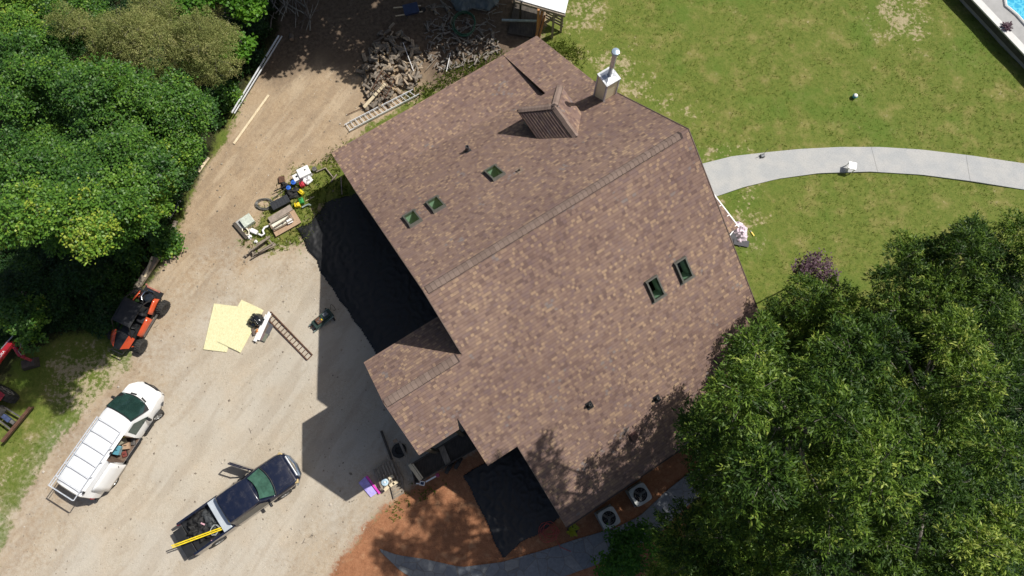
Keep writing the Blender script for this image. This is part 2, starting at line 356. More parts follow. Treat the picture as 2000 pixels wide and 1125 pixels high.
# grass tufts
def mat_leaf(name, stops, trans=.35, gloss=.45):
    N = NT(name); a = N.n('Attribute', attribute_name='lv').outputs['Fac']; c = N.ramp(a, stops)
    N.fin(c, .5, 0, gloss); t = N.n('BsdfTranslucent'); hs = N.mix(1, c, (1.25, 1.3, .55), 'MULTIPLY'); N.t.links.new(hs, t.inputs[0]); mx = N.n('MixShader'); mx.inputs[0].default_value = trans
    N.t.links.new(N.b.outputs[0], mx.inputs[1]); N.t.links.new(t.outputs[0], mx.inputs[2]); N.t.links.new(mx.outputs[0], N.out.inputs[0]); return N.m
GRASS = mat_leaf('grass_blades', [(0, (.07, .11, .016)), (.4, (.125, .17, .026)), (.7, (.2, .23, .05)), (1, (.38, .34, .16))], .3, .2)
def blades(cx, cy, lv, hmin, hmax, sp, k=4, z=0):
    n = len(cx); a = rng.uniform(0, 2*np.pi, (n, k)); r = rng.uniform(0, sp, (n, k)); bx = cx[:, None] + np.cos(a) * r; by = cy[:, None] + np.sin(a) * r
    h = rng.uniform(hmin, hmax, (n, k)); a2 = rng.uniform(0, 2*np.pi, (n, k)); w_ = .012 + h * .12; lean = h * rng.uniform(.4, 1.2, (n, k)); a3 = rng.uniform(0, 2*np.pi, (n, k))
    P0 = np.stack([bx - np.cos(a2)*w_, by - np.sin(a2)*w_, np.full_like(bx, z - .03)], -1); P1 = np.stack([bx + np.cos(a2)*w_, by + np.sin(a2)*w_, np.full_like(bx, z - .03)], -1)
    P2 = np.stack([bx + np.cos(a3)*lean, by + np.sin(a3)*lean, z + h], -1)
    co = np.stack([P0, P1, P2], 2).reshape(-1, 3); L = np.repeat(np.clip(lv[:, None] + rng.uniform(-.15, .15, (n, k)), 0, 1).ravel(), 3)
    return co, np.arange(len(co)).reshape(-1, 3), L
def smooth_noise(x, y, s, seed):
    q = np.random.default_rng(seed); v = 0
    for i in range(5):
        a, b, c, d = q.uniform(-1, 1, 4); m = s * (1 + i * .8); v = v + np.sin((a*x + b*y) * m + c * 9) * np.cos((b*x - a*y) * m * .8 + d * 9)
    return v / 3
N0 = 60000; cx = rng.uniform(-31, 31, N0); cy = rng.uniform(-7, 29, N0)
bad = np.maximum.reduce([wt(DIRT, cx, cy, .5), wt(RED, cx, cy, .5), wt(FLOOR, cx, cy, .5), wt(FLOOR2, cx, cy, .5) * .8]); wo = np.maximum.reduce([wt(P_, cx, cy, .8) for P_ in WORN])
keep = (rng.uniform(0, 1, N0) > bad * 1.05) & (rng.uniform(0, 1, N0) > wo * .8) & ((bad < .5) | (rng.uniform(0, 1, N0) < .1))
PATH_T = [(1300, 345), (1370, 320), (1430, 305), (1500, 297), (1560, 291), (1640, 287), (1720, 287), (1800, 292), (1900, 304), (2000, 319), (2090, 336), (2200, 362)]
PATH_B = [(1330, 412), (1395, 385), (1450, 366), (1520, 349), (1600, 338), (1700, 335), (1800, 341), (1900, 354), (2000, 370), (2090, 388), (2200, 415)]
PATHP = polyw(PATH_T + PATH_B[::-1]); POOLP = polyw([(1865, -20), (2010, 145), (2200, 330), (2400, -400), (1700, -200)])
keep &= (sdist(PATHP, cx, cy) < .06) & (sdist(POOLP, cx, cy) < 0)
cx, cy = cx[keep], cy[keep]; lv = np.clip(.42 + .28 * smooth_noise(cx, cy, 1.3, 3) + rng.normal(0, .13, len(cx)), 0, 1)
c1, f1, l1 = blades(cx, cy, lv, .015, .045, .13)
wpx = [(at(rng.uniform(470, 690), rng.uniform(310, 490))) for _ in range(900)]; jx = np.array([p.x for p in wpx]); jy = np.array([p.y for p in wpx])
kk = sdist(JUNKG, jx, jy) > rng.uniform(-.3, .5, len(jx)); jx, jy = jx[kk], jy[kk]; c2, f2, l2 = blades(jx, jy, rng.uniform(.2, .7, len(jx)), .06, .2, .12)
edge = [(880, 140, 990, 110, 260), (800, 190, 960, 120, 500), (1080, 90, 1130, 110, 250), (640, 310, 690, 300, 120), (400, 620, 250, 740, 0), (770, 1000, 850, 940, 50)]
ex = []; ey = []
for x0, y0, x1, y1, k in edge:
    for _ in range(k):
        t = rng.uniform(); p = at(x0 + (x1-x0)*t + rng.normal(0, 12), y0 + (y1-y0)*t + rng.normal(0, 9)); ex.append(p.x); ey.append(p.y)
c3, f3, l3 = blades(np.array(ex), np.array(ey), rng.uniform(.1, .6, len(ex)), .05, .18, .12)
tag(npmesh('grass', np.concatenate([c1, c2, c3]), np.concatenate([f1, f2 + len(c1), f3 + len(c1) + len(c2)]), GRASS, dict(lv=np.concatenate([l1, l2, l3]))), kind='stuff')
# pebbles and crumbs scattered on the drive
N1 = 3600; q = np.stack([rng.uniform(0, 1000, N1), rng.uniform(150, 1125, N1)], 1); pp = [at(*t) for t in q]
qx = np.array([p.x for p in pp]); qy = np.array([p.y for p in pp]); k = (sdist(DIRT, qx, qy) > .2) & (sdist(RED, qx, qy) < .3)
qx, qy = qx[k], qy[k]; n = len(qx); r = rng.gamma(2, .008, n) + .007; OCT = np.array([(1, 0, 0), (0, 1, 0), (-1, 0, 0), (0, -1, 0), (0, 0, 1)]); OF = np.array([(0, 1, 4), (1, 2, 4), (2, 3, 4), (3, 0, 4)])
th_ = rng.uniform(0, 6.3, n); cs, sn = np.cos(th_), np.sin(th_); st_ = rng.uniform(.6, 1.6, n)
V = np.stack([qx[:, None] + r[:, None]*(OCT[None, :, 0]*cs[:, None]*st_[:, None] - OCT[None, :, 1]*sn[:, None]), qy[:, None] + r[:, None]*(OCT[None, :, 0]*sn[:, None]*st_[:, None] + OCT[None, :, 1]*cs[:, None]), OCT[None, :, 2]*r[:, None]*.7 + .0*r[:, None]], -1).reshape(-1, 3)
Fp = (np.arange(n)[:, None, None] * 5 + OF[None]).reshape(-1, 3)
NP = NT('pebble_stone'); NP.fin(NP.ramp(NP.n('Attribute', attribute_name='lv').outputs['Fac'], [(0, (.16, .135, .105)), (.6, (.32, .275, .215)), (1, (.52, .47, .4))]), .9)
tag(npmesh('gravel', V, Fp, NP.m, dict(lv=np.repeat(rng.uniform(0, 1, n), 5))), kind='stuff')

# ------------------------------------------------------------------ paths, pool terrace
def mat_stamped():
    N = NT('stamped_concrete'); p = N.pos(); n = N.noise(p, 1.1, 4); n2 = N.noise(p, 18, 4, .7)
    c = N.mix(N.step(n, .35, .65), (.36, .375, .38), (.43, .43, .415)); c = N.mix(.3, c, N.ramp(n2, [(.3, .2), (.7, .55)]))
    def br(rot):
        mp = N.n('Mapping'); N.set(mp.inputs[0], p); mp.inputs['Rotation'].default_value = (0, 0, rot)
        b = N.n('TexBrick'); N.set(b.inputs['Vector'], mp.outputs[0]); b.inputs['Scale'].default_value = 2.3; b.inputs['Mortar Size'].default_value = .012; b.inputs['Brick Width'].default_value = .9; b.inputs['Row Height'].default_value = .32; b.inputs['Mortar Smooth'].default_value = .6
        return b.outputs['Fac']
    m = N.math('MULTIPLY', N.math('MAXIMUM', br(R(38)), N.math('MULTIPLY', br(R(-52)), .6)), N.step(N.noise(p, 3.5, 3), .4, .62))
    c = N.mix(N.math('MULTIPLY', m, .45), c, (.17, .175, .18)); N.bump(N.math('ADD', n2, N.math('MULTIPLY', m, -2)), .25, .01); return N.fin(c, .85, 0, .3)
STAMP = mat_stamped()
def strip(name, top, bot, z, th, mat, ns=8):
    def res_(pts, m):
        P = [at(x, y, z) for x, y in pts]; L = [0]
        for a, b in zip(P, P[1:]): L.append(L[-1] + (b - a).length)
        out = []
        for i in range(m):
            t = L[-1] * i / (m - 1); j = max(k for k in range(len(L)) if L[k] <= t + 1e-9); j = min(j, len(P) - 2); out.append(P[j].lerp(P[j+1], (t - L[j]) / (L[j+1] - L[j])))
        return out
    A = res_(top, 60); B = res_(bot, 60); b = MB()
    for i in range(59):
        q = [B[i], B[i+1], A[i+1], A[i]]
        b.add([(p.x, p.y, z) for p in q], [(0, 1, 2, 3)])
        b.add([(B[i].x, B[i].y, z), (B[i+1].x, B[i+1].y, z), (B[i+1].x, B[i+1].y, z - th), (B[i].x, B[i].y, z - th)], [(3, 2, 1, 0)]); b.add([(A[i].x, A[i].y, z), (A[i+1].x, A[i+1].y, z), (A[i+1].x, A[i+1].y, z - th), (A[i].x, A[i].y, z - th)], [(0, 1, 2, 3)])
    return b, A, B
b, A_, B_ = strip('path', PATH_T, PATH_B, .05, .14, STAMP); tag(b.build('path', STAMP), kind='structure')
b = MB()                                            # control joints, cut as thin dark strips of sealant
for i in (27, 39, 51):
    a = A_[i].copy(); c = B_[i].copy(); a.z = c.z = .054; b.bar(a, c, .01, .004)
JOINT = plain('joint_sealant', (.2, .2, .195), .9); tag(b.build('path_joint', JOINT), kind='structure')
def mat_slate():
    N = NT('blue_flagstone'); p = N.pos(); v = N.voro(p, 1.6, 'F1', 1); e = N.voro(p, 1.6, 'DISTANCE_TO_EDGE', 0); s = N.n('SeparateColor'); N.set(s.inputs[0], v)
    c = N.ramp(s.outputs[0], [(0, (.13, .155, .185)), (.5, (.18, .205, .235)), (1, (.24, .25, .245))]); c = N.mix(.4, c, N.ramp(N.noise(p, 7, 5, .7), [(.3, .08), (.7, .25)]))
    g = N.step(e, .015, .03); c = N.mix(N.math('ADD', N.math('MULTIPLY', g, .55), .45), (.13, .11, .09), c); N.bump(N.math('ADD', g, N.noise(p, 12, 4)), .4, .03); return N.fin(c, .7, 0, .4)
SL = [(742, 1072), (775, 1084), (830, 1092), (900, 1108), (980, 1098), (1060, 1075), (1130, 1052), (1200, 1032), (1250, 1008), (1300, 960), (1345, 925), (1440, 880), (1560, 850)]
SLB = [(744, 1078), (785, 1118), (850, 1150), (930, 1165), (1010, 1150), (1090, 1130), (1160, 1105), (1230, 1075), (1290, 1040), (1340, 990), (1400, 945), (1480, 910), (1600, 880)]
b, _, _ = strip('stone_path', SL, SLB, .035, .12, None); tag(b.build('stone_path', mat_slate()), kind='structure')
ZD = .42
wl = [at(1850, -34, ZD), at(1883, 0, ZD), at(2000, 124, ZD), at(2130, 262, ZD)]
wdir = (wl[2] - wl[1]).normalized(); wn = Vector((-wdir.y, wdir.x, 0));
if wn.x < 0: wn = -wn
wa = wl[1] - wdir * 14; wb = wl[2] + wdir * 8
CONC = plain('pale_concrete', (.62, .62, .6), .8, 0, .08, 3, .1); TERR = plain('terrace_concrete', (.36, .36, .355), .85, 0, .14, 1.3, .1); BLKWALL = plain('dark_block_wall', (.06, .06, .058), .85, 0, .3, 4, .2)
t = thing('retaining_wall', 'dark block retaining wall with pale concrete coping beside the pool terrace', 'wall', wa, 0)
def rel(p): return Vector((p.x - wa.x, p.y - wa.y, 0))
b = MB(); m = rel((wa + wb) / 2) + wn * .17; L = (wb - wa).length; an = math.atan2(wdir.y, wdir.x)
b.box((m.x, m.y, (ZD - .12) / 2), (L, .3, ZD - .0), rz=an); b.build('wall', BLKWALL, t)
b = MB(); b.box((m.x + wn.x * .02, m.y + wn.y * .02, ZD - .01 - .03), (L, .42, .09), rz=an); b.build('coping', CONC, t, bevel=.015)
# terrace + pool
e1 = wa + wn * .2; e2 = wb + wn * .2
POOL_E = [(1905, -120), (1945, -60), (1958, -22), (1962, 0), (1964, 12), (1972, 18), (1986, 30), (2000, 46), (2060, 110), (2120, 175)]
pe = [at(x, y, ZD) for x, y in POOL_E]
b = MB(); poly = [e1, e2] + [at(2180, 240, ZD)] + pe[::-1] + [at(1860, -190, ZD)]
b.slab([(p.x, p.y, ZD - .015) for p in poly], .5, mi_side=0); tag(b.build('pool_deck', TERR), kind='structure')
tq = thing('pool_coping', 'white rounded coping edging the blue swimming pool', 'pool edge', pe[4]); b = MB(); b.tube([(p.x - pe[4].x, p.y - pe[4].y, .0) for p in pe], .1, 8); b.build('edge_stone', CONC, tq)
b = MB(); pw = pe + [pe[-1] + Vector((14, -2, 0)), pe[0] + Vector((20, 4, 0))]
b.slab([(p.x + .02, p.y, ZD - .14) for p in pw], .03, mi_side=0)
NW = NT('pool_water'); cw = NW.voro(NW.vmath('ADD', NW.pos(), NW.vmath('SCALE', NW.noise(NW.pos(), 1.5, 2, out=1), None, 1.2)), 2.2, 'DISTANCE_TO_EDGE'); cc = NW.mix(NW.step(cw, .0, .16), (.1, .52, .68), (.015, .33, .55)); NW.bump(NW.noise(NW.pos(), 4, 2), .25, .05)
tag(b.build('pool_water', NW.fin(cc, .06, 0, .5)), kind='structure')
# ------------------------------------------------------------------ the house (local x along the ridge, y up-left, z up)
PHI = .572; HX, HY = -3.28, 6.55
house = thing('house', 'large house under a brown architectural shingle roof with hipped dormer, five skylights and metal flue', 'house', (HX, HY, 0), PHI)
HM = Matrix.Translation((HX, HY, 0)) @ Matrix.Rotation(PHI, 4, 'Z'); HI = HM.inverted()
ms, us, ps = 7.5 / 10.5, -6.37 / 8.0, (5.64 - 3.28) / (10.48 - 5.71)
RZ = 10.19
def low(x, y): return (x, y, RZ + ms * y)
def upz(y): return RZ + us * y if y <= 8 else RZ + us * 8 - (y - 8) * .218
def up(x, y): return (x, y, upz(y))
def rsq(cx_, cy_, w_, d_, fn): return [fn(cx_ - w_/2, cy_ - d_/2), fn(cx_ + w_/2, cy_ - d_/2), fn(cx_ + w_/2, cy_ + d_/2), fn(cx_ - w_/2, cy_ + d_/2)]
SKY = [(1.33, 3.79, .46, .72, 'u'), (2.5, 3.81, .46, .72, 'u'), (5.36, 3.62, .46, .72, 'u'), (8.22, -4.21, .44, .72, 'l'), (9.68, -4.2, .44, .72, 'l')]
hl = [rsq(a, b, c, d, low) for a, b, c, d, k in SKY if k == 'l']; hu = [rsq(a, b, c, d, up) for a, b, c, d, k in SKY if k == 'u']
XR = 12.17; XP = -3.5
rb = MB()
rb.slab([low(0, 0), low(XR, 0), low(XR, -10.5), low(0, -10.5), low(0, -6.48), low(-1.46, -6.48), low(-1.46, -4.3), low(-1.64, -4.7), low(XP, -4.7), low(XP, -2.47), low(0, -2.47)], .16, hl)
rb.slab([up(0, 0), up(XR, 0), up(XR, 5.71), up(10.1, 6.2), up(10.1, 7), up(0, 8)], .16, hu)
rb.slab([up(0, 8), up(10.1, 7), up(10.1, 10.48), up(0, 10.48)], .14)
# raised shallower plane at the far corner
def pl(x, y): return (x, y, 5.64 - ps * (y - 5.71))
rb.slab([(10.1, 6.94, 4.94), pl(XR, 5.71), pl(XR, 10.48), (10.1, 10.48, 3.285)], .14); rb.slab([up(10.1, 6.2), up(XR, 5.71), (10.1, 6.94, 4.94)], .14)
# porch wing upper slope
pz = low(0, -2.47)[2]
rb.slab([(XP, -2.47, pz), (.5, -2.47, pz), (.5, -.3, pz - 1.59), (XP, -.3, pz - 1.59)], .14)
roof = rb.build('roof', [SH, FASCIA], house)
# the little lower roof on the right
sr = MB(); sr.slab([(11.8, -1.35, 3.45), (14.72, -1.35, 2.95), (14.72, -3.5, 2.95), (11.8, -3.5, 3.45)], .1); sr.build('side_roof', [SH, FASCIA], house)
g_ = MB(); g_.box((14.78, -2.4, 2.9), (.06, 2.2, .06)); [g_.box((14.7, -1.5 - i * .62, 2.96), (.18, .035, .03)) for i in range(4)]; g_.build('gutter', WHITE, house)
for y_ in (-3.2, -1.6): g_ = MB(); g_.box((14.3, y_, 1.4), (.12, .12, 2.9)); g_.build('porch_post', WHITE, house)
# ridge caps: overlapping bent shingles
DKSHADE = plain('shade_strip', (.06, .042, .038), .95)  # dark strip below the caps: joint gaps plus shadow outlines put into colour
def caps(name, a, b, wd_, sl, sr_, parent, tilt=.016, step=.2, mat=None):
    a, b = Vector(a), Vector(b); d = (b - a); L = d.length; d.normalize(); q = Vector((-d.y, d.x, 0)).normalized(); m = MB(); n = int(L / step); un = MB(); W_ = wd_ + .022
    un.add([p_ + q * (s_ * W_) + Vector((0, 0, .014 - abs(s_) * W_ * k_)) for p_ in (a, b - d * .0) for s_, k_ in ((-1, sl), (0, 0), (1, sr_))], [(0, 1, 4, 3), (1, 2, 5, 4)])
    for i in range(n):
        p0 = a + d * (i * step) + Vector((0, 0, .022 + tilt)); p1 = a + d * (i * step + step * .945) + Vector((0, 0, .03))
        j = random.uniform(-.008, .008)
        vs = []
        for p in (p0, p1):
            for s_, sl_ in ((-1, sl), (0, 0), (1, sr_)):
                vs.append(p + q * (s_ * wd_ + j) + Vector((0, 0, -abs(s_) * wd_ * sl_)))
        vs += [v - Vector((0, 0, .02)) for v in vs]
        m.add(vs, [(0, 1, 4, 3), (1, 2, 5, 4), (0, 6, 7, 1), (1, 7, 8, 2), (3, 4, 10, 9), (4, 5, 11, 10), (0, 3, 9, 6), (2, 8, 11, 5)])
        lab = len(m.f)
        for k in range(lab - 8, lab):
            m.uv[k] = [((i * 7.31) % 3.7, .5)] * 4
    un.build('shade_strip', DKSHADE, parent); return m.build(name, mat or CAP, parent)
NCP = NT('ridge_cap_shingle'); uvn = NCP.n('UVMap', uv_map='UVMap').outputs[0]; wn_ = NCP.n('TexWhiteNoise', noise_dimensions='2D'); NCP.set(wn_.inputs['Vector'], uvn)
gg = NCP.noise(NCP.obj(), 60, 3, .7); cc = NCP.mix(wn_.outputs[0], (.185, .135, .113), (.245, .183, .153)); cc = NCP.mix(.7, cc, NCP.ramp(gg, [(.3, .7), (.7, 1.25)]), 'MULTIPLY'); NCP.bump(gg, .4, .01); CAPM = NCP.fin(cc, .93, 0, .2)
rc = caps('ridge_cap', (.12, 0, RZ), (XR - .35, 0, RZ), .15, ms, -us, roof, mat=CAPM)
caps('ridge_cap', (XP + .05, -2.47, pz), (-.2, -2.47, pz), .165, .73, ms, roof, mat=CAPM)
# drip edge on the rakes
for a, b in ((low(0, -6.5), low(0, -10.5)), (up(0, 0), up(0, 8)), (low(XR, -10.5), low(XR, 0)), (up(XR, 0), up(XR, 5.7)), (low(0, 0), low(0, -2.4))): de = MB(); de.bar(Vector(a) + Vector((0, 0, .004)), Vector(b) + Vector((0, 0, .004)), .035, .03); de.build('drip_edge', plain('drip_edge_metal', (.2, .15, .125), .5, .3), roof)
# walls
wm = MB(); sec = [(-10.05, 0), (-10.05, low(0, -10.05)[2] - .2), (-4.6, low(0, -4.6)[2] - 1.1), (0, RZ - 1.2), (4.6, upz(4.6) - 1.1), (8, upz(8) - .25), (10.05, upz(10.05) - .2), (10.05, 0)]
NS = NT('lap_siding'); oo = NS.obj(); sx = NS.n('SeparateXYZ'); NS.set(sx.inputs[0], oo); fr = NS.math('FRACT', NS.math('DIVIDE', sx.outputs[2], .18)); NS.bump(fr, .5, .03)
SID = NS.fin(NS.mix(NS.noise(oo, 2, 3), (.3, .29, .24), (.38, .36, .3)), .65)
# gable wall follows the roof underside; attic under the skylights stays open
secg = [(-10.05, 0), (-10.05, low(0, -10.05)[2] - .17), (0, RZ - .17), (8, upz(8) - .17), (10.05, upz(10.05) - .17), (10.05, 0)]
for x in (.42, 11.75):
    k = len(secg); wm.add([(x, y, z) for y, z in secg] + [(x + (.1 if x < 5 else -.1), y, z) for y, z in secg], [tuple(range(k)), tuple(range(2*k-1, k-1, -1))] + [(i, (i+1) % k, k + (i+1) % k, k + i) for i in range(k)])
wm.box((6.1, -10.0, 1.4), (11.3, .1, 2.8)); wm.box((6.1, 10.0, 1.55), (11.3, .1, 3.1))
wm.box((-.55, -5.4, 2.6), (1.7, 1.6, 5.2))
wm.build('wall', SID, house)
fl = MB(); fl.box((6.1, 0, 4.2), (11.1, 19.6, .1)) if False else fl.box((6.1, -.4, 4.6), (11.1, 11, .1)); fl.build('attic_floor', plain('dim_floor', (.02, .02, .018), .9), house)
for x, y in ((XP + .25, -4.5), (XP + .25, -.5), (-1.8, -4.5)): pm = MB(); pm.box((x, y, (low(0, -4.5)[2] if y < -2 else pz - 1.5) / 2 - .1), (.16, .16, low(0, -4.5)[2] - .1 if y < -2 else pz - 1.6)); pm.build('porch_post', DKWOOD, house)
# two blinds-covered windows on the left gable wall, seen at a glancing angle
for k, (y0, y1, z0, z1) in enumerate(((5.6, 7.2, 1.1, 2.5), (2.6, 4.6, 1.0, 2.5))):
    f = MB(); yc = (y0 + y1) / 2; f.box((.38, yc, z0), (.1, y1 - y0 + .16, .09)); f.box((.38, yc, z1), (.1, y1 - y0 + .16, .09)); f.box((.38, y0, (z0+z1)/2), (.1, .09, z1 - z0)); f.box((.38, y1, (z0+z1)/2), (.1, .09, z1 - z0)); f.box((.38, yc, (z0+z1)/2), (.09, .05, z1 - z0))
    for i in range(1, 4): f.box((.37, yc, z0 + (z1 - z0) * i / 4), (.06, y1 - y0, .035))
    fo = f.build('window', WHITE, house); p = MB(); p.box((.41, yc, (z0+z1)/2), (.02, y1 - y0, z1 - z0)); p.build('pane', CARGLASS, fo)
# hipped dormer
def dz(x, y): return (x, y, upz(y))
dl, dr, dc = 7.93, 10.27, 9.1; eh = 6.88; rh = 7.86; yf = 5.85
d = MB()
A = (dl, yf, eh); Bq = (dr, yf, eh); P1 = (dc, 4.68, rh); y_r = (RZ - rh) / -us; y_e = (RZ - eh) / -us; P2 = (dc, y_r - .05, rh); C1 = (dl, y_e - .05, eh); C2 = (dr, y_e - .05, eh)
d.slab([A, P1, P2, C1], .1); d.slab([Bq, C2, P2, P1], .1); d.slab([A, Bq, P1], .1)
dorm = d.build('dormer', [SH, FASCIA], house)
caps('hip_cap', Vector(A) + Vector((.05, -.05, .03)), P1, .13, .35, .35, dorm, step=.17, mat=CAPM); caps('hip_cap', Vector(Bq) + Vector((-.05, -.05, .03)), P1, .13, .35, .35, dorm, step=.17, mat=CAPM); caps('ridge_cap', P1, P2, .15, .84, .84, dorm, step=.17, mat=CAPM)
dw = MB(); z0 = upz(yf - .25) - .3; dw.add([(dl + .22, yf - .25, z0), (dr - .22, yf - .25, z0), (dr - .22, yf - .25, eh - .02), (dl + .22, yf - .25, eh - .02), (dl + .22, 4.2, eh - .02), (dr - .22, 4.2, eh - .02)],
       [(0, 1, 2, 3), (0, 3, 4), (1, 5, 2)]); dw.build('dormer_wall', SID, dorm)
dwf = MB(); dwf.box((dl + .2, yf - .5, eh - .24), (.05, .36, .34)); dwf.build('dormer_window', plain('window_blind_white', (.6, .68, .75), .4), dorm)
for i in range(1, 13):                              # thin dark strips put in for butt shadows along the courses
    f_ = i / 13; a_ = Vector(A).lerp(Vector(P1), f_); b_ = Vector(C1).lerp(Vector(P2), f_); e_ = MB(); e_.bar(a_ + Vector((-.006, -.12 * (1 - f_), .008)), b_ + Vector((-.006, 0, .008)), .02, .014); e_.build('butt_shade_line', DKSHADE, dorm)
# skylights
WELL = plain('skylight_well', (.40, .48, .40), .8, 0, .1); FRM = plain('skylight_flashing', (.17, .17, .15), .45, .4, .15, 6)
for a, b_, c, dd, k in SKY:
    slope = us if k == 'u' else ms; fn = up if k == 'u' else low
    an_ = math.atan(slope); L_ = dd / math.cos(an_)
    root = MB(); M = Matrix.Translation((a, b_, fn(a, b_)[2])) @ Matrix.Rotation(an_, 4, 'X'); m2 = MB()
    W2, L2 = c / 2 + .03, L_ / 2 + .03
    for cx_, cy_, sx_, sy_ in ((0, L2, 2*W2 + .1, .09), (0, -L2, 2*W2 + .1, .09), (W2, 0, .09, 2*L2 - .09), (-W2, 0, .09, 2*L2 - .09)): m2.box((cx_, cy_, .06), (sx_ * (1 if sx_ > .1 else .75), sy_ * (1 if sy_ > .1 else .75), .14))
    m2.box((0, (-1 if k == 'l' else 1) * (L2 + .09), .0), (2*W2 + .26, .12, .02))
    for v_i in range(len(m2.v)): m2.v[v_i] = tuple(M @ Vector(m2.v[v_i]))
    so_ = m2.build('skylight', FRM, house)
    g = MB(); g.add([(-W2, -L2, .1), (W2, -L2, .1), (W2, L2, .1), (-W2, L2, .1)], [(0, 1, 2, 3)], M); g.build('pane', GLASS, so_)
    wl_ = MB(); T = [fn(a + sx_ * c / 2, b_ + sy_ * dd / 2) for sx_, sy_ in ((-1, -1), (1, -1), (1, 1), (-1, 1))]; nv_ = Vector((0, -slope, 1)).normalized() * .62; Bt = [tuple(Vector(p_) - nv_) for p_ in T]
    wl_.add(T + Bt, [(0, 1, 5, 4), (1, 2, 6, 5), (2, 3, 7, 6), (3, 0, 4, 7)]); wl_.build('light_well', WELL, so_)
# chimney chase with flue
ch = MB(); x0, x1, y0, y1, zt = 11.42, 12.06, 4.1, 4.75, 8.22
ch.box(((x0+x1)/2, (y0+y1)/2, 6.9), (x1 - x0, y1 - y0, 2.6)); 
for i in range(9):
    z = 6.3 + i * .21; ch.box((x1 + .004, (y0+y1)/2, z), (.02, y1 - y0 - .1, .19), ry=.07); ch.box(((x0+x1)/2, y0 - .004, z), (x1 - x0 - .1, .02, .19), rx=-.07)
cho = ch.build('chimney', BEIGE, house)
cc_ = MB(); [cc_.box((x, y, 6.95), (.07, .07, 2.5)) for x in (x0, x1) for y in (y0, y1)]; cc_.build('corner_trim', plain('chase_corner_trim', (.5, .5, .52), .5), cho)
ct = MB(); ct.box(((x0+x1)/2, (y0+y1)/2, zt), (x1 - x0 + .1, y1 - y0 + .1, .06)); ct.box(((x0+x1)/2, (y0+y1)/2, zt + .05), (x1 - x0, y1 - y0, .06), t=.4); ct.build('chase_cover', GALV, cho)
fx, fy = 11.8, 4.45
fu = MB(); fu.lathe([(.105, 8.2), (.105, 8.9), (.11, 8.91), (.11, 8.93), (.105, 8.94), (.105, 9.95)], 20, (fx, fy, 0)); fu.lathe([(.15, 8.2), (.12, 8.34)], 20, (fx, fy, 0)); fu.build('flue_pipe', GALV, cho, smooth=True)
fc_ = MB(); fc_.lathe([(.16, 9.92), (.175, 9.94), (.175, 10.02), (.16, 10.06), (.05, 10.1)], 24, (fx, fy, 0)); fc_.build('flue_cap', plain('cap_metal', (.5, .62, .72), .3, .6, .1), cho, smooth=True)
# plumbing vents
def vent(x, y, fn, h, r, mat=BLACKP):
    z = fn(x, y)[2]; s_ = ms if fn is low else us; m = MB(); m.box((x, y, z + .015), (.3, .36, .012), rx=math.atan(s_)); m.lathe([(r*1.7, z - .05), (r*1.2, z + h*.45), (r, z + h*.5), (r, z + h), (r * .7, z + h), (r*.7, z + h*.8)], 12, (x, y, 0)); m.build('vent_pipe', mat, house)
vent(3.47, -6.71, low, .34, .06); vent(6.24, -8.05, low, .34, .06); vent(5.32, 6.0, up, .42, .085, plain('lead_vent', (.05, .05, .055), .4)); vent(6.22, 3.0, up, .22, .04, plain('tan_vent_boot', (.25, .19, .15), .7))
m = MB(); x, y = 4.54, -8.84; z = low(x, y)[2]; m.box((x, y, z + .08), (.3, .3, .14), rx=math.atan(ms), t=.85); m.box((x, y, z + .012), (.42, .42, .015), rx=math.atan(ms)); m.build('roof_vent', plain('brown_vent_box', (.09, .05, .045), .6), house)
# gutter on the lower eave & right corner trim
m = MB(); m.box((6.1, -10.52, low(0, -10.5)[2] - .1), (12.1, .1, .1)); m.build('gutter', FASCIA, house)
m = MB(); m.bar((XR + .03, .12, RZ - .15), (XR + .03, -1.3, RZ - 1.1), .03, .05); m.build('rake_trim', WHITE, house)
# ------------------------------------------------------------------ vehicles
def wheel(parent, x, y, r, wd_, side, rimmat, knob=False, n=28, steer=0):
    M = Matrix.Rotation(R(90), 4, 'Y'); t = MB()
    h = wd_ / 2; t.lathe([(r*.6, -h*.8), (r*.8, -h), (r*.94, -h), (r, -h*.7), (r, h*.7), (r*.94, h), (r*.8, h), (r*.6, h*.8)], n, (0, 0, 0), M)
    if knob:
        for k in range(18):
            a = 2*math.pi*k/18
            for s_ in (-1, 1):
                t.box((s_ * h * .5, r * math.cos(a + s_*.08), r * math.sin(a + s_*.08)), (h * .8, .07, .05), rx=a + s_*.08 + math.pi/2 - math.pi/2)
    ty = bpy.data.objects.new('wheel', None); S.collection.objects.link(ty); ty.parent = parent; ty.location = (x, y, r); ty.rotation_euler = (0, 0, steer)
    t.build('tyre', RUBBER, ty, smooth=True)
    m = MB(); hs = side * h; m.lathe([(r*.62, -h*.7), (r*.62, h*.85), (r*.55, h*.9), (r*.5, h*.5), (.0, h*.5)] if side > 0 else [(r*.62, h*.7), (r*.62, -h*.85), (r*.55, -h*.9), (r*.5, -h*.5), (.0, -h*.5)], n, (0, 0, 0), M)
    for k in range(5):
        a = 2*math.pi*k/5; m.bar((hs*.6, 0, 0), (hs*.72, r*.56*math.cos(a), r*.56*math.sin(a)), r*.2, .04)
    m.build('rim', rimmat, ty, smooth=True)
def paint(name, col, flake=.0):
    N = NT(name); o = N.obj(); dust = N.step(N.noise(o, 3.5, 5, .7), .45, .75); c = N.mix(N.math('MULTIPLY', dust, .12 if sum(col) > .5 else .05), col, (.42, .37, .3))
    N.fin(c, N.math('ADD', .16, N.math('MULTIPLY', dust, .2)), 0, .5, .8); return N.m
VANW = paint('van_white', (.80, .81, .82)); NAVY = paint('truck_dark_blue', (.008, .012, .03)); ORG = paint('utv_orange', (.52, .07, .018)); MAR = paint('tractor_red', (.33, .012, .02))
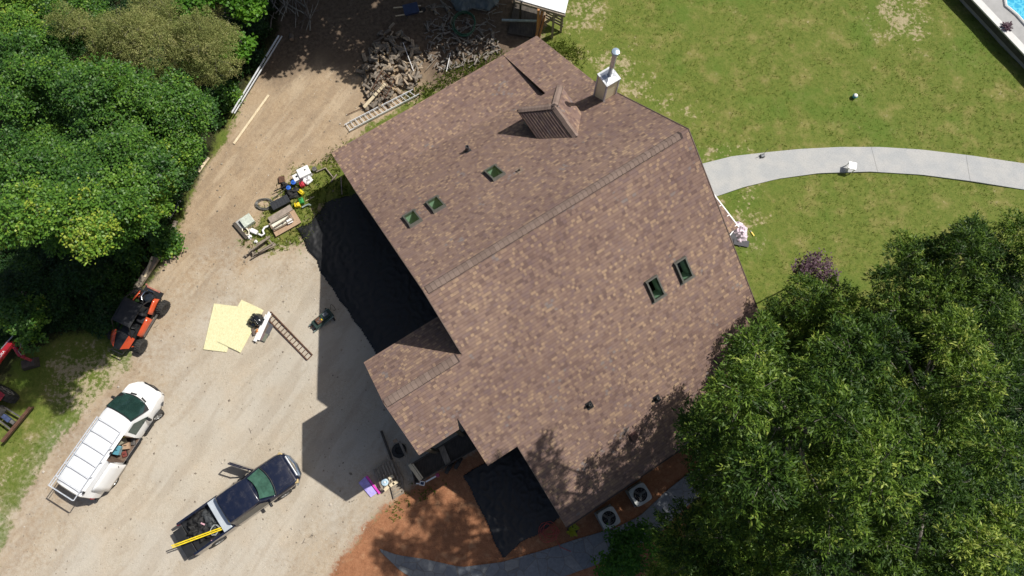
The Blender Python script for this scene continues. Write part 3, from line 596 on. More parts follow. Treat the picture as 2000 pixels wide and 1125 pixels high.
def quadpane(pts, th=.0): 
    b = MB(); b.add(pts, [tuple(range(len(pts)))]); return b
def grid_patch(corners, nu, nv, fn=None):          # bilinear patch, corners a b c d ccw
    a, b, c, d = [Vector(p) for p in corners]; m = MB(); vs = []
    for j in range(nv + 1):
        for i in range(nu + 1):
            u, v = i / nu, j / nv; p = (a.lerp(b, u)).lerp(d.lerp(c, u), v)
            if fn: p = p + Vector(fn(u, v))
            vs.append(p)
    m.add(vs, [(j*(nu+1)+i, j*(nu+1)+i+1, (j+1)*(nu+1)+i+1, (j+1)*(nu+1)+i) for j in range(nv) for i in range(nu)]); return m
# --- white van
van = thing('work_van', 'white work van with a silver roof rack and its side sliding door open on tools', 'van', (-20.41, -.82, 0), R(-29.4))
def vsec(y, hb, hr, zt, zs=.42, zb=1.12):          # right-to-left section
    h = [(hb * .95, zs), (hb, zs + .2), (hb * 1.0, zb), (hb * .98, zb + .08)]
    k = zt - zb - .08
    h += [(hr + (hb*.98 - hr) * .35, zb + .08 + k * .55), (hr, zt - .12 * min(1, k)), (hr - .1, zt - .03 * min(1, k * 2)), (hr * .5, zt + .015), (0, zt + .02)]
    r = [(x, y, z) for x, z in h]; return r + [(-x, y, z) for x, y, z in r[-2::-1]]
secs = [vsec(.1, .80, .62, 1.8), vsec(.16, .88, .70, 1.88), vsec(.5, .91, .74, 1.94), vsec(1.2, .92, .76, 1.96), vsec(2.04, .92, .76, 1.97), vsec(3.36, .92, .76, 1.97), vsec(3.8, .92, .75, 1.965), vsec(4.05, .92, .72, 1.95),
        vsec(4.75, .91, .76, 1.34), vsec(5.0, .89, .72, 1.24), vsec(5.3, .83, .62, 1.12), vsec(5.55, .7, .5, .98, .45, .8), vsec(5.66, .55, .38, .82, .48, .66)]
vb = MB(); vb.loft(secs, skip=lambda i, k: (i == 4 and 1 <= k <= 4))
vo = vb.build('body', VANW, van, smooth=True); sm = vo.modifiers.new('soften', 'BEVEL'); sm.width = .02; sm.segments = 2; sm.limit_method = 'ANGLE'; sm.angle_limit = R(25)
# cargo bay seen through the door
cb = MB(); cb.box((.1, 2.7, .52), (1.6, 1.36, .04)); cb.box((-.35, 2.7, 1.0), (.05, 1.36, 1.0)); cb.box((.3, 2.05, 1.15), (1.2, .03, 1.3)); cb.box((.3, 3.35, 1.15), (1.2, .03, 1.3)); cb.build('cargo_floor', plain('grubby_plywood', (.16, .11, .08), .85, var=.4, sc=10), van)
sh = MB(); sh.box((-.1, 2.7, 1.0), (.45, 1.3, .03)); sh.box((-.1, 2.7, 1.35), (.45, 1.3, .03)); sh.build('shelf', STEEL, van)
sd = MB(); rnd = random.Random(3)
door = grid_patch([(1.03, .62, .5), (1.03, 2.02, .5), (1.03, 2.02, 1.72), (1.03, .62, 1.72)], 6, 8, lambda u, v: (-.14 * max(0, (v - .5) * 2) ** 1.6 + (.01 if v > .05 else 0), 0, 0))
do = door.build('sliding_door', VANW, van, smooth=True); so2 = do.modifiers.new('thick', 'SOLIDIFY'); so2.thickness = .05; so2.offset = 1
hd = MB(); hd.bar((1.08, 1.86, 1.08), (1.08, 1.95, 1.2), .03, .03); hd.build('handle', BLACKP, do)
st = MB(); st.box((.93, 2.7, .47), (.12, 1.36, .06)); st.build('door_sill', BLACKP, van)
sk = MB(); sk.box((.95, 1.4, .42), (.1, 1.5, .16)); sk.build('lower_trim', BLACKP, van); sk = MB(); sk.box((.94, 4.0, .42), (.08, .6, .16)); sk.build('lower_trim', BLACKP, van)
# windscreen and windows
ws = grid_patch([(.70, 4.1, 1.955), (-.70, 4.1, 1.955), (-.80, 4.78, 1.36), (.80, 4.78, 1.36)], 8, 3, lambda u, v: (0, .16 * (1 - (2*u - 1)**2) * v + .05*(1-(2*u-1)**2), .035))
wf = grid_patch([(.74, 4.06, 1.968), (-.74, 4.06, 1.968), (-.84, 4.82, 1.335), (.84, 4.82, 1.335)], 8, 3, lambda u, v: (0, .16 * (1 - (2*u - 1)**2) * v + .05*(1-(2*u-1)**2), .024)); wf.build('windscreen_seal', BLACKP, van, smooth=True)
ws.build('windscreen', plain('windscreen_glass', (.018, .045, .04), .06, 0, .3, 2, coat=1), van, smooth=True)
cw_ = MB(); cw_.bar((-.75, 4.85, 1.40), (.5, 4.98, 1.40), .02, .015); cw_.box((.12, 4.5, 1.705), (.2, .2, .01), rx=-R(40)); cw_.build('wiper', plain('dash_paper', (.12, .2, .19), .6), van)
for s_ in (1, -1):
    q = [(.935 * s_, 3.52, 1.2), (.935 * s_, 4.52, 1.2), (.90 * s_, 4.40, 1.38), (.80 * s_, 4.0, 1.78), (.81 * s_, 3.56, 1.78)]
    if s_ < 0: q = q[::-1]
    m = MB(); m.add(q, [tuple(range(5))]); m.build('side_window', plain('side_glass', (.03, .06, .055), .07, 0, .3, 2, coat=1), van)
    m = MB(); m.box((1.05 * s_, 4.42, 1.22), (.2, .12, .2)); m.bar((.88*s_, 4.42, 1.2), (1.0*s_, 4.42, 1.2), .06, .05); m.build('mirror', BLACKP, van, bevel=.03)
    m = MB(); m.box((.30 * s_, 5.05, 1.272), (.3, .07, .02), rz=-.25 * s_, rx=-.38); m.build('bonnet_vent', BLACKP, van)
    m = grid_patch([(.80 * s_, 5.22, .96), (.62 * s_, 5.5, .92), (.56 * s_, 5.42, 1.03), (.76 * s_, 5.14, 1.1)], 3, 2, lambda u, v: (.03 * s_, .03, .01)); m.build('headlight', plain('lamp_lens', (.5, .5, .52), .08, .3, .2, 8), van, smooth=True)
    m = MB(); m.box((.80 * s_, .12, 1.0), (.14, .08, .3)); m.build('tail_light', plain('tail_lens', (.35, .01, .02), .15), van, bevel=.02)
    for yy in (1.0, 4.6): wheel(van, .86 * s_, yy, .34, .22, s_, GALV, steer=-.35 if yy > 2 else 0)
m = MB(); m.loft([[(.75, 5.36, .42), (.9, 5.12, .42), (.92, 5.12, .66), (.78, 5.40, .66)], [(.55, 5.62, .42), (.62, 5.6, .42), (.62, 5.62, .68), (.5, 5.68, .68)], [(0, 5.70, .42), (0, 5.72, .42), (0, 5.76, .68), (0, 5.72, .70)], [(-.55, 5.62, .42), (-.62, 5.6, .42), (-.62, 5.62, .68), (-.5, 5.68, .68)], [(-.75, 5.36, .42), (-.9, 5.12, .42), (-.92, 5.12, .66), (-.78, 5.40, .66)]], close=True); m.build('front_bumper', plain('bumper_grey', (.06, .07, .09), .5), van, smooth=True)
m = MB(); m.box((0, 5.66, .78), (.8, .1, .12)); m.build('grille', BLACKP, van, bevel=.02)
m = MB(); m.box((0, .06, .5), (1.7, .14, .2)); m.build('rear_bumper', BLACKP, van, bevel=.03)
m = MB(); [m.box((s_ * .33, .1, 1.45), (.5, .03, .4)) for s_ in (-1, 1)]; m.build('rear_window', CARGLASS, van)
rk = MB(); zr = 2.17
for s_ in (1, -1): rk.bar((.70 * s_, -.02, zr), (.68 * s_, 3.5, zr), .035, .035); [rk.bar((.70*s_, yy, 1.9), (.70*s_, yy, zr), .035, .035) for yy in (.45, 1.15, 1.9, 2.6)]
for yy in (-.02, .45, 1.1, 1.68, 2.3, 2.92, 3.5): rk.bar((-.7, yy, zr + .01), (.7, yy, zr + .01), .026, .026)
rk.bar((-.7, -.02, zr + .07), (.7, -.02, zr + .07), .03, .03); rk.bar((-.62, -.02, zr - .06), (-.62, 3.5, zr - .06), .03, .03)
rk.build('roof_rack', plain('rack_aluminium', (.7, .74, .8), .35, .3, .1), van)
for y_ in (.42, 2.45): rk = MB(); rk.box((.79, y_, 1.98), (.07, .1, .1)); rk.build('rack_clamp', BLACKP, van)
# things inside the van
def crate(name, label, cat, loc, rz, dims, mat, lidmat=None, group=None):
    t = thing(name, label, cat, loc, rz, group); m = MB(); x, y, z = dims
    m.box((0, 0, z * .45), (x, y, z * .9), t=.98); m.build('case', mat, t, bevel=.012)
    m = MB(); m.box((0, 0, z * .93), (x * 1.03, y * 1.03, z * .1)); l = m.build('lid', lidmat or mat, t, bevel=.01)
    m = MB(); m.tube([(-x*.2, 0, z), (-x*.2, 0, z + .04), (x*.2, 0, z + .04), (x*.2, 0, z)], .012, 6); m.build('handle', BLACKP, t); return t
VM = Matrix.Translation(van.location) @ Matrix.Rotation(R(-29.4), 4, 'Z')
crate('tool_case', 'yellow and black tool case on the van shelf at the front of the open doorway', 'tool case', VM @ Vector((.34, 3.14, 1.1)), .3, (.28, .2, .14), YELP, BLACKP)
crate('milk_crate', 'pale grey tray of fixings behind the yellow case in the open van doorway', 'crate', VM @ Vector((.42, 2.92, .9)), .5, (.36, .3, .18), plain('grey_tray', (.3, .28, .2), .6))
crate('tool_box', 'teal blue tool box in the middle of the open van doorway', 'tool box', VM @ Vector((.45, 2.45, .78)), -.2, (.34, .42, .26), plain('teal_case', (.16, .27, .3), .5), plain('teal_lid', (.1, .32, .42), .5))
crate('parts_box', 'open brown cardboard box beside the teal tool box inside the van', 'box', VM @ Vector((.6, 2.78, .6)), .1, (.3, .34, .22), CARD)
crate('drill_case', 'small black case by the door sill of the white van', 'tool case', VM @ Vector((.74, 2.4, .54)), .4, (.22, .26, .12), BLACKP, plain('dark_red_lid', (.2, .05, .04), .5))
crate('socket_case', 'grey metal case on the van floor nearest the cab', 'tool case', VM @ Vector((.74, 3.08, .54)), .15, (.16, .32, .16), STEEL)
# --- dark pickup
tru = thing('pickup_truck', 'dark blue pickup truck with tailgate down and driver door open', 'pickup truck', (-15.02, -2.93, 0), R(-54))
def tsec(y, hb, zt, hr=None, zb=None, zs=.45):
    if hr is None: hr = hb - .06; zb = zt - .14
    h = [(hb * .94, zs), (hb + .01, zs + .2), (hb + .02, zb - .05), (hb - .02, zb + .02)]
    k = zt - zb; h += [(hr + .04, zt - k * .18), (hr - .02, zt - .02), (hr * .5, zt + .012), (0, zt + .02)]
    r = [(x, y, z) for x, z in h]; return r + [(-x, y, z) for x, y, z in r[-2::-1]]
b = MB(); b.loft([tsec(2.16, .84, 1.62, .64, 1.08), tsec(2.24, .86, 1.71, .68, 1.08), tsec(2.8, .86, 1.75, .69, 1.08), tsec(3.5, .86, 1.74, .67, 1.08), tsec(3.78, .86, 1.70, .64, 1.08), tsec(4.34, .86, 1.14, .74, 1.06), tsec(4.6, .86, 1.12, .74, 1.0), tsec(5.2, .85, 1.07, .73, .96), tsec(5.5, .80, 1.0, .68, .9), tsec(5.62, .70, .86, .6, .78)])
bo = b.build('body', NAVY, tru, smooth=True); bv = bo.modifiers.new('soften', 'BEVEL'); bv.width = .02; bv.segments = 2; bv.limit_method = 'ANGLE'; bv.angle_limit = R(28)
b = MB()
for s_ in (1, -1): b.loft([[(.86*s_, y, .5), (.88*s_, y, .8), (.86*s_, y, 1.16), (.76*s_, y, 1.17), (.75*s_, y, .62)] for y in (.02, .5, 1.2, 2.14)], close=True)
b.box((0, 1.1, .58), (1.55, 2.1, .06)); b.build('bed', NAVY, tru, smooth=True)
b = MB(); b.box((0, 1.05, .625), (1.5, 2.05, .02)); [b.box((x * .15, 1.05, .64), (.06, 2.05, .015)) for x in range(-4, 5)]; b.build('bed_liner', BLACKP, tru)
b = MB(); b.box((0, -.27, .62), (1.42, .5, .06)); b.build('tailgate', BLACKP, tru, bevel=.015)
b = MB(); b.box((0, -.02, .42), (1.6, .16, .18)); b.build('rear_bumper', STEEL, tru, bevel=.03)
b = grid_patch([(.56, 3.84, 1.70), (-.56, 3.84, 1.70), (-.74, 4.36, 1.17), (.74, 4.36, 1.17)], 8, 3, lambda u, v: (0, .13*(1-(2*u-1)**2) + .02, .03)); b.build('windscreen', plain('truck_windscreen', (.05, .12, .09), .05, 0, .4, 3, coat=1), tru, smooth=True)
b = MB(); b.tube([(-.76, 4.42, 1.16), (-.4, 4.53, 1.17), (0, 4.57, 1.175), (.4, 4.53, 1.17), (.76, 4.42, 1.16)], .022, 6); b.build('wiper', BLACKP, tru)
for s_ in (1, -1):
    q = [(.885*s_, 2.35, 1.14), (.885*s_, 4.12, 1.14), (.73*s_, 3.72, 1.6), (.735*s_, 2.45, 1.6)]
    if s_ < 0: q = q[::-1]
    m = MB(); m.add(q, [(0, 1, 2, 3)]); m.build('side_window', plain('truck_side_glass', (.02, .025, .025), .07, 0, .3, 3, coat=1), tru)
    m = MB(); m.box((.75 * s_, 5.44, .9), (.2, .2, .12), rz=-.5 * s_); m.build('headlight', plain('amber_lens', (.55, .42, .2), .15, .2, .3, 9), tru, bevel=.02)
    m = MB(); m.box((.8 * s_, .0, .95), (.1, .06, .26)); m.build('tail_light', plain('tail_lens', (.35, .01, .02), .15), tru)
    for yy in (.95, 4.55): wheel(tru, .80 * s_, yy, .37, .24, s_, plain('alloy_rim', (.4, .4, .4), .4, .7))
m = MB(); m.box((1.0, 3.98, 1.12), (.2, .1, .17)); m.bar((.86, 3.95, 1.06), (.98, 3.98, 1.08), .05, .05); m.build('mirror', BLACKP, tru, bevel=.03)
m = MB(); m.loft([[(.86, 5.35, .42), (.92, 5.3, .42), (.92, 5.32, .72), (.84, 5.38, .72)], [(.5, 5.66, .42), (.52, 5.72, .42), (.52, 5.72, .72), (.5, 5.64, .72)], [(0, 5.74, .42), (0, 5.80, .42), (0, 5.8, .72), (0, 5.72, .72)], [(-.5, 5.66, .42), (-.52, 5.72, .42), (-.52, 5.72, .72), (-.5, 5.64, .72)], [(-.86, 5.35, .42), (-.92, 5.3, .42), (-.92, 5.32, .72), (-.84, 5.38, .72)]], close=True); m.build('front_bumper', plain('chrome_bumper', (.3, .36, .44), .25, .8, .1), tru, smooth=True)
m = MB(); m.box((0, 5.6, .84), (1.1, .08, .16)); m.build('grille', GALV, tru, bevel=.02)
m = MB(); m.bar((.7, 4.42, 1.13), (.66, 5.4, 1.03), .012, .012); m.bar((-.7, 4.42, 1.13), (-.66, 5.4, 1.03), .012, .012); m.bar((-.66, 5.42, 1.02), (.66, 5.42, 1.04), .012, .012); m.build('bonnet_seam', DARK, tru)
# open driver door (left side), swung forward and out
dh = Vector((-.88, 4.0, 0)); dd = Vector((-.80, -.60, 0)).normalized()
m = MB(); a = dh; 
def D(u, z, o=0): p = a + dd * u; return (p.x + o * dd.y, p.y - o * dd.x, z)
m.loft([[D(0, .5), D(0, 1.12), D(0, 1.12, .08), D(0, .5, .08)], [D(1.08, .5), D(1.12, 1.12), D(1.12, 1.12, .08), D(1.08, .5, .08)]], close=True)
for p_, q_ in (((0.02, 1.12), (.35, 1.6)), ((.35, 1.6), (.95, 1.62)), ((.95, 1.62), (1.1, 1.12))): m.bar(D(p_[0], p_[1], .04), D(q_[0], q_[1], .04), .06, .05)
dro = m.build('door', NAVY, tru)
m = MB(); m.bar(D(.12, 1.1, .03), D(.12, 1.1, -.26), .05, .05); m.box(D(.12, 1.15, -.34), (.22, .12, .18), rz=math.atan2(dd.y, dd.x)); m.build('mirror', BLACKP, dro, bevel=.02)
TM = Matrix.Translation(tru.location) @ Matrix.Rotation(R(-54), 4, 'Z')
tb = thing('truck_tool_box', 'pale aluminium tool box lying across the pickup bed behind the cab', 'tool box', TM @ Vector((0, 1.87, .66)), R(-54)); m = MB(); m.box((0, 0, .25), (1.52, .36, .5)); m.build('case', plain('toolbox_side', (.25, .35, .48), .4, .6, .1), tb); m = MB(); m.box((0, -.02, .53), (1.6, .42, .07)); m.build('lid', plain('toolbox_lid', (.66, .72, .76), .3, .35, .08, 2), tb, bevel=.015)
for k, off in enumerate((0, .09)):
    m = MB(); m.bar((0, 0, 0), (-.14, -2.3, 0), .055, .06); o = m.build('level_bar', YELP, None, loc=TM @ Vector((.62 - off, 1.62, 1.24)), rot=(0, 0, R(-54) - .22)); tag(o, ('yellow level bar resting along the pickup bed side, the one nearer the truck flank', 'yellow level bar resting over the bed, the one nearer the black gear')[k], 'level bar', 'yellow bars on the pickup')
def heap(name, label, cat, loc, rad, hgt, mat, seed, n=1, sub=3, flat=1.0, rz=0, group=None, creases=1.0, parent=None):
    import mathutils
    m = MB(); nu, nv = 26, 11; q = random.Random(seed); ofs = Vector((q.uniform(0, 50), q.uniform(0, 50), 0)); vs = []
    for j in range(nv + 1):
        for i in range(nu):
            a_ = 2*math.pi*i/nu; f_ = j / nv; el = f_ * math.pi / 2
            dirv = Vector((math.cos(a_)*math.cos(el), math.sin(a_)*math.cos(el), math.sin(el)))
            nz = mathutils.noise.turbulence(dirv * 1.6 + ofs, 3, False); rr = 1 - .28 * creases * nz + .08 * math.sin(a_ * 3 + seed)
            vs.append((dirv.x * rad * rr, dirv.y * rad * flat * rr, dirv.z * hgt * rr))
    fs = [(j*nu+i, j*nu+(i+1) % nu, (j+1)*nu+(i+1) % nu, (j+1)*nu+i) for j in range(nv) for i in range(nu)]
    m.add(vs, fs); o = m.build(name, mat, parent, loc=loc, rot=(0, 0, rz), smooth='all')
    return o if parent else tag(o, label, cat, group)
BAG = plain('black_bag_film', (.012, .014, .018), .22, 0, .2, 3, .5, spec=.7); CLOTH = plain('black_cloth', (.014, .014, .015), .75, 0, .3, 5, .3)
g0 = random.Random(5)
for k, (x, y, r_, lab, mt) in enumerate(((-.35, 1.3, .3, 'dull grey-black tool bag in the pickup bed beside the aluminium box', plain('grey_bag', (.05, .055, .06), .7)), (.1, 1.35, .33, 'long dark grey bag in the middle of the pickup bed', plain('dark_grey_bag', (.03, .036, .04), .6)), (-.4, .75, .34, 'crumpled black sheeting in the pickup bed near its left side', CLOTH), (.15, .7, .36, 'crumpled black sheeting in the pickup bed near the lowered tailgate', CLOTH), (-.2, .35, .25, 'small black bag at the rear left corner of the pickup bed', CLOTH))):
    heap('gear_bag', lab, 'bag', TM @ Vector((x, y, .64)), r_, .34, mt, 10 + k, creases=2.2, flat=1.25, rz=k)
wb_ = MB(); pts = []
for i in range(40): a_ = i * .5; pts.append(((.2 + .04*math.sin(i)) * math.cos(a_), (.22 + .03*math.cos(i*1.3)) * math.sin(a_), .0 + .003 * i))
wb_.tube(pts, .012, 5); tag(wb_.build('cord_coil', plain('grey_cord', (.35, .38, .37), .6), None, loc=TM @ Vector((.42, 1.28, 1.0))), 'pale grey cord coiled on top of the bags in the pickup bed', 'cord')
for k, (x, y, zz) in enumerate(((.74, .75, .66), (-.15, .95, 1.0), (.1, .25, .67))):
    m = MB(); m.box((0, 0, .01), (.07, .2, .012)); tag(m.build('glove', plain('pink_print', (.6, .35, .4), .6), None, loc=TM @ Vector((x, y, zz)), rot=(0, 0, k * 1.2)), ('pink tool packet by the side wall of the pickup bed', 'pink packet lying on the black bags in the pickup bed', 'pink packet near the lowered tailgate')[k], 'packet', 'pink packets in the pickup bed')
# --- orange side-by-side
utv = thing('off_road_buggy', 'orange and black side by side buggy with fabric roof and knobbly tyres', 'buggy', (-18.45, 8.5, 0), R(-114.5 - 90))
m = MB()
def us_(y, h, z0, z1, t=.8): return [(h, y, z0), (h*1.04, y, (z0+z1)/2), (h*t, y, z1), (0, y, z1 + .04), (-h*t, y, z1), (-h*1.04, y, (z0+z1)/2), (-h, y, z0)]
m.loft([us_(1.75, .5, .5, 1.0), us_(2.1, .52, .5, .96), us_(2.5, .42, .5, .84), us_(2.75, .3, .5, .7)]); m.build('bonnet', BLACKP, utv, smooth=True)
for s_ in (1, -1):
    m = grid_patch([(.18*s_, 2.72, .80), (.55*s_, 2.5, .74), (.66*s_, 1.95, .92), (.36*s_, 1.9, 1.04)], 4, 4, lambda u, v: (0, 0, .06*math.sin(u*3.1)+.03)); m.build('fender', ORG, utv, smooth=True)
    m = grid_patch([(.60*s_, .75, .48), (.62*s_, 1.75, .5), (.60*s_, 1.75, .92), (.58*s_, .75, 1.0)], 4, 3, lambda u, v: (.10*s_*math.sin(v*3.1), 0, 0)); q = m.build('door', ORG, utv, smooth=True); qm = q.modifiers.new('thick', 'SOLIDIFY'); qm.thickness = .08
    m = grid_patch([(.55*s_, -.3, .72), (.62*s_, .55, .66), (.56*s_, .6, .98), (.4*s_, -.2, .95)], 4, 3, lambda u, v: (.04*s_*math.sin(v*3.1), 0, .03)); q = m.build('rear_panel', ORG, utv, smooth=True); qm = q.modifiers.new('thick', 'SOLIDIFY'); qm.thickness = .05
    m = MB(); m.tube([(.52*s_, 2.0, .98), (.50*s_, 1.55, 1.66), (.50*s_, .35, 1.70), (.5*s_, -.45, .95)], .03, 8); m.tube([(.5*s_, .4, 1.68), (.5*s_, .3, .8)], .03, 8); m.build('roll_bar', BLACKP, utv)
    m = MB(); m.bar((.68*s_, .35, .36), (.68*s_, 1.7, .36), .08, .05); m.build('rock_slider', STEEL, utv)
    for yy, rr in ((0, .36), (2.16, .34)): wheel(utv, .78*s_, yy, rr, .28, s_, BLACKP, True, steer=.12 if yy else 0); mm = MB(); mm.bar((.3*s_, yy, .42), (.72*s_, yy, .36), .05, .05); mm.bar((.3*s_, yy + .3, .45), (.70*s_, yy + .04, .38), .05, .05); mm.build('suspension_arm', ORG, utv)
m = grid_patch([(.52, .3, 1.72), (.50, 1.55, 1.68), (-.50, 1.55, 1.68), (-.52, .3, 1.72)], 6, 6, lambda u, v: (0, 0, .05*math.sin(u*3.1)*math.sin(v*3.1))); q = m.build('roof_canvas', plain('faded_black_canvas', (.03, .031, .035), .85, 0, .25, 6, .2), utv, smooth=True); qm = q.modifiers.new('thick', 'SOLIDIFY'); qm.thickness = .03
m = MB(); m.box((0, 1.1, .42), (1.1, 2.4, .14)); m.box((0, -.2, .55), (1.0, .9, .12)); m.build('chassis', BLACKP, utv)
for s_ in (1, -1): m = MB(); m.box((.27*s_, .95, .66), (.42, .42, .14)); m.box((.27*s_, .72, .92), (.42, .14, .5), rx=-.15); m.build('seat', plain('seat_vinyl', (.03, .03, .035), .6), utv, bevel=.04)
m = MB(); m.lathe([(.17, -.015), (.19, 0), (.17, .015)], 16, (0, 0, 0), Matrix.Translation((-.27, 1.45, 1.05)) @ Matrix.Rotation(R(55), 4, 'X')); m.build('steering_wheel', BLACKP, utv)
m = MB(); m.lathe([(.24, 0), (.27, .06), (.22, .3), (.12, .34)], 18, (-.18, -.12, .65)); m.build('air_box', plain('black_gloss', (.02, .025, .035), .2), utv, smooth=True)
m = MB(); m.tube([(.12, -.42, .72), (.28, -.32, .80), (.30, -.05, .82), (.18, .1, .8)], .07, 10); m.tube([(-.1, -.5, .7), (.2, -.5, .72)], .06, 10); m.build('exhaust', plain('chrome', (.75, .76, .78), .15, 1, .1), utv, smooth=True)
m = MB(); m.bar((-.35, -.62, .6), (.4, -.62, .6), .08, .08); m.bar((.38, -.6, .55), (.6, -.72, .5), .08, .06); m.build('rear_rack', plain('faded_red_steel', (.4, .16, .12), .6), utv)
m = MB(); m.tube([(-.3, 2.78, .55), (-.32, 2.9, .62), (.32, 2.9, .62), (.3, 2.78, .55)], .03, 8); m.build('front_bumper', BLACKP, utv)
m = MB(); m.bar((-.5, 1.96, 1.0), (.5, 1.96, 1.0), .06, .04); m.box((.0, 1.75, .95), (1.0, .3, .12)); m.build('dashboard', BLACKP, utv)
# --- tractor at the left edge (partly out of frame) and red loader boom
tr = thing('tractor', 'red tractor in tree shade at the left edge with rusty grading blade behind', 'tractor', (-29.0, 3.15, 0), 0)
hv = at(78, 790, .4) - at(12, 870, .4); ang = math.atan2(hv.y, hv.x)
tr.location = at(42, 828, 0); tr.rotation_euler = (0, 0, ang)     # local x along the blade, y forward away from the blade (up-left)
m = MB(); m.loft([[(x, -.02, .12), (x, -.12, .3), (x, -.16, .5), (x, -.1, .52), (x, -.04, .3), (x, .04, .12)] for x in (-1.0, -.5, 0, .5, 1.0)], close=True); m.box((0, -.08, .52), (2.0, .09, .05)); m.build('grader_blade', RUST, tr)
m = MB(); m.bar((-.35, -.05, .4), (-.3, 1.1, .55), .06, .08); m.bar((.35, -.05, .4), (.3, 1.1, .55), .06, .08); m.bar((0, 0, .5), (0, .5, .6), .16, .14); m.build('hitch_arm', STEEL, tr)
m = MB(); m.box((0, .42, .62), (.22, .46, .2)); m.build('hydraulic_cylinder', plain('blue_hydraulics', (.05, .07, .15), .5), tr, bevel=.03)
for s_ in (1, -1): wheel(tr, .82*s_, 1.35, .62, .36, s_, plain('tractor_rim', (.3, .28, .26), .6), True); wheel(tr, .7*s_, 3.3, .4, .22, s_, plain('tractor_rim', (.3, .28, .26), .6), True)
m = MB(); m.box((0, 1.2, .9), (.6, 1.0, .6)); m.box((0, 2.8, .85), (.55, 1.9, .5)); m.build('body', STEEL, tr, bevel=.04)
m = MB(); m.box((0, 2.85, 1.2), (.62, 1.6, .3)); [m.box((.75*s_, 1.35, 1.32), (.5, 1.05, .06)) for s_ in (1, -1)]; m.build('bonnet', MAR, tr, bevel=.06)
m = MB(); m.box((0, 1.3, 1.3), (.5, .5, .14)); m.box((0, 1.0, 1.55), (.5, .12, .45)); m.build('seat', BLACKP, tr, bevel=.04)
m = MB(); m.tube([(-.5, .9, 1.2), (-.5, .9, 2.1), (.5, .9, 2.1), (.5, .9, 1.2)], .04, 8); m.build('roll_bar', STEEL, tr)
lb = thing('loader_attachment', 'dark red loader boom with white lettering standing in tree shade at the left edge', 'loader boom', at(22, 680, 0))
def LB(x, y, z): return at(x, y, z) - lb.location
m = MB(); m.bar(LB(-40, 752, 1.3), LB(22, 668, 1.3), .3, .22); m.bar(LB(-40, 790, 1.0), LB(-5, 730, 1.1), .16, .2); bm_ = m.build('boom_arm', MAR, lb, bevel=.02)
m = MB(); m.bar(LB(22, 668, 1.25), LB(40, 695, .8), .16, .14); m.bar(LB(40, 695, .8), LB(62, 704, .3), .14, .12); m.bar(LB(34, 660, 1.15), LB(48, 698, .7), .08, .08); m.build('linkage', MAR, lb)
m = MB(); m.tube([LB(30, 662, 1.4), LB(40, 664, 1.5), LB(41, 676, 1.4), LB(36, 686, 1.25), LB(42, 694, 1.0)], .02, 6); m.build('hydraulic_hose', plain('grey_hose', (.3, .28, .27), .5), lb)
m = MB(); m.bar(LB(2, 682, 1.45), LB(25, 656, 1.45), .035, .035); m.build('ram_rod', GALV, lb)
m = MB(); m.box(LB(58, 710, .2), (.8, .5, .3), rz=.3, t=.8); m.build('bucket_teeth', DKWOOD, lb)
fc2 = bpy.data.curves.new('lettering', 'FONT'); fc2.body = 'MAHINDRA'; fc2.size = .17; fc2.extrude = .004; fc2.align_x = 'RIGHT'
dg = bpy.data.objects.new('tmp', fc2); S.collection.objects.link(dg); bpy.context.view_layer.update(); me_ = bpy.data.meshes.new_from_object(dg); bpy.data.objects.remove(dg); lo = bpy.data.objects.new('lettering', me_); S.collection.objects.link(lo); me_.materials.append(WHITE); lo.parent = lb
pv = LB(10, 686, 1.425); pq = LB(-10, 713, 1.425); lo.location = pv; lo.rotation_euler = (0, 0, math.atan2(pv.y - pq.y, pv.x - pq.x))
# ------------------------------------------------------------------ loose things on the ground
def board(name, label, cat, p, q, wd_, th, mat, z=.0, group=None, z2=None, z1=None):
    a = at(*p, (z1 if z1 is not None else z)); b = at(*q, (z2 if z2 is not None else z)); m = MB(); m.bar((0, 0, th/2), b - a + Vector((0, 0, th/2)), wd_, th)
    return tag(m.build(name, mat, None, loc=a), label, cat, group)
NO = NT('osb_board'); oo = NO.obj(); v = NO.voro(NO.vmath('MULTIPLY', oo, (1, .5, 1)), 34, 'F1', 1); sv = NO.n('SeparateColor'); NO.set(sv.inputs[0], v); c = NO.ramp(sv.outputs[0], [(0, (.62, .585, .34)), (.5, (.68, .64, .39)), (1, (.74, .70, .45))]); c = NO.mix(NO.math('MULTIPLY', NO.step(NO.noise(oo, 9, 4), .6, .68), .35), c, (.38, .32, .15)); OSB = NO.fin(c, .8, 0, .2)
def sheet(label, pc, ang, z, w_=1.22, l_=2.4):
    c = at(*pc, z); m = MB(); m.box((0, 0, 0), (w_, l_, .018)); return tag(m.build('osb_sheet', OSB, None, loc=c, rot=(0, 0, ang)), label, 'board', 'pale sheets of board on the gravel')
sheet('pale yellow board sheet lying flattest and farthest left on the gravel', (430.5, 640), -R(7.0), .03)
sheet('pale yellow board sheet on top of its stack with a corner pointing up', (469, 635.5), -R(26.5) + R(2), .075)
sheet('pale yellow board sheet mostly hidden under the tilted top one', (472, 638), -R(25) + R(1), .05)
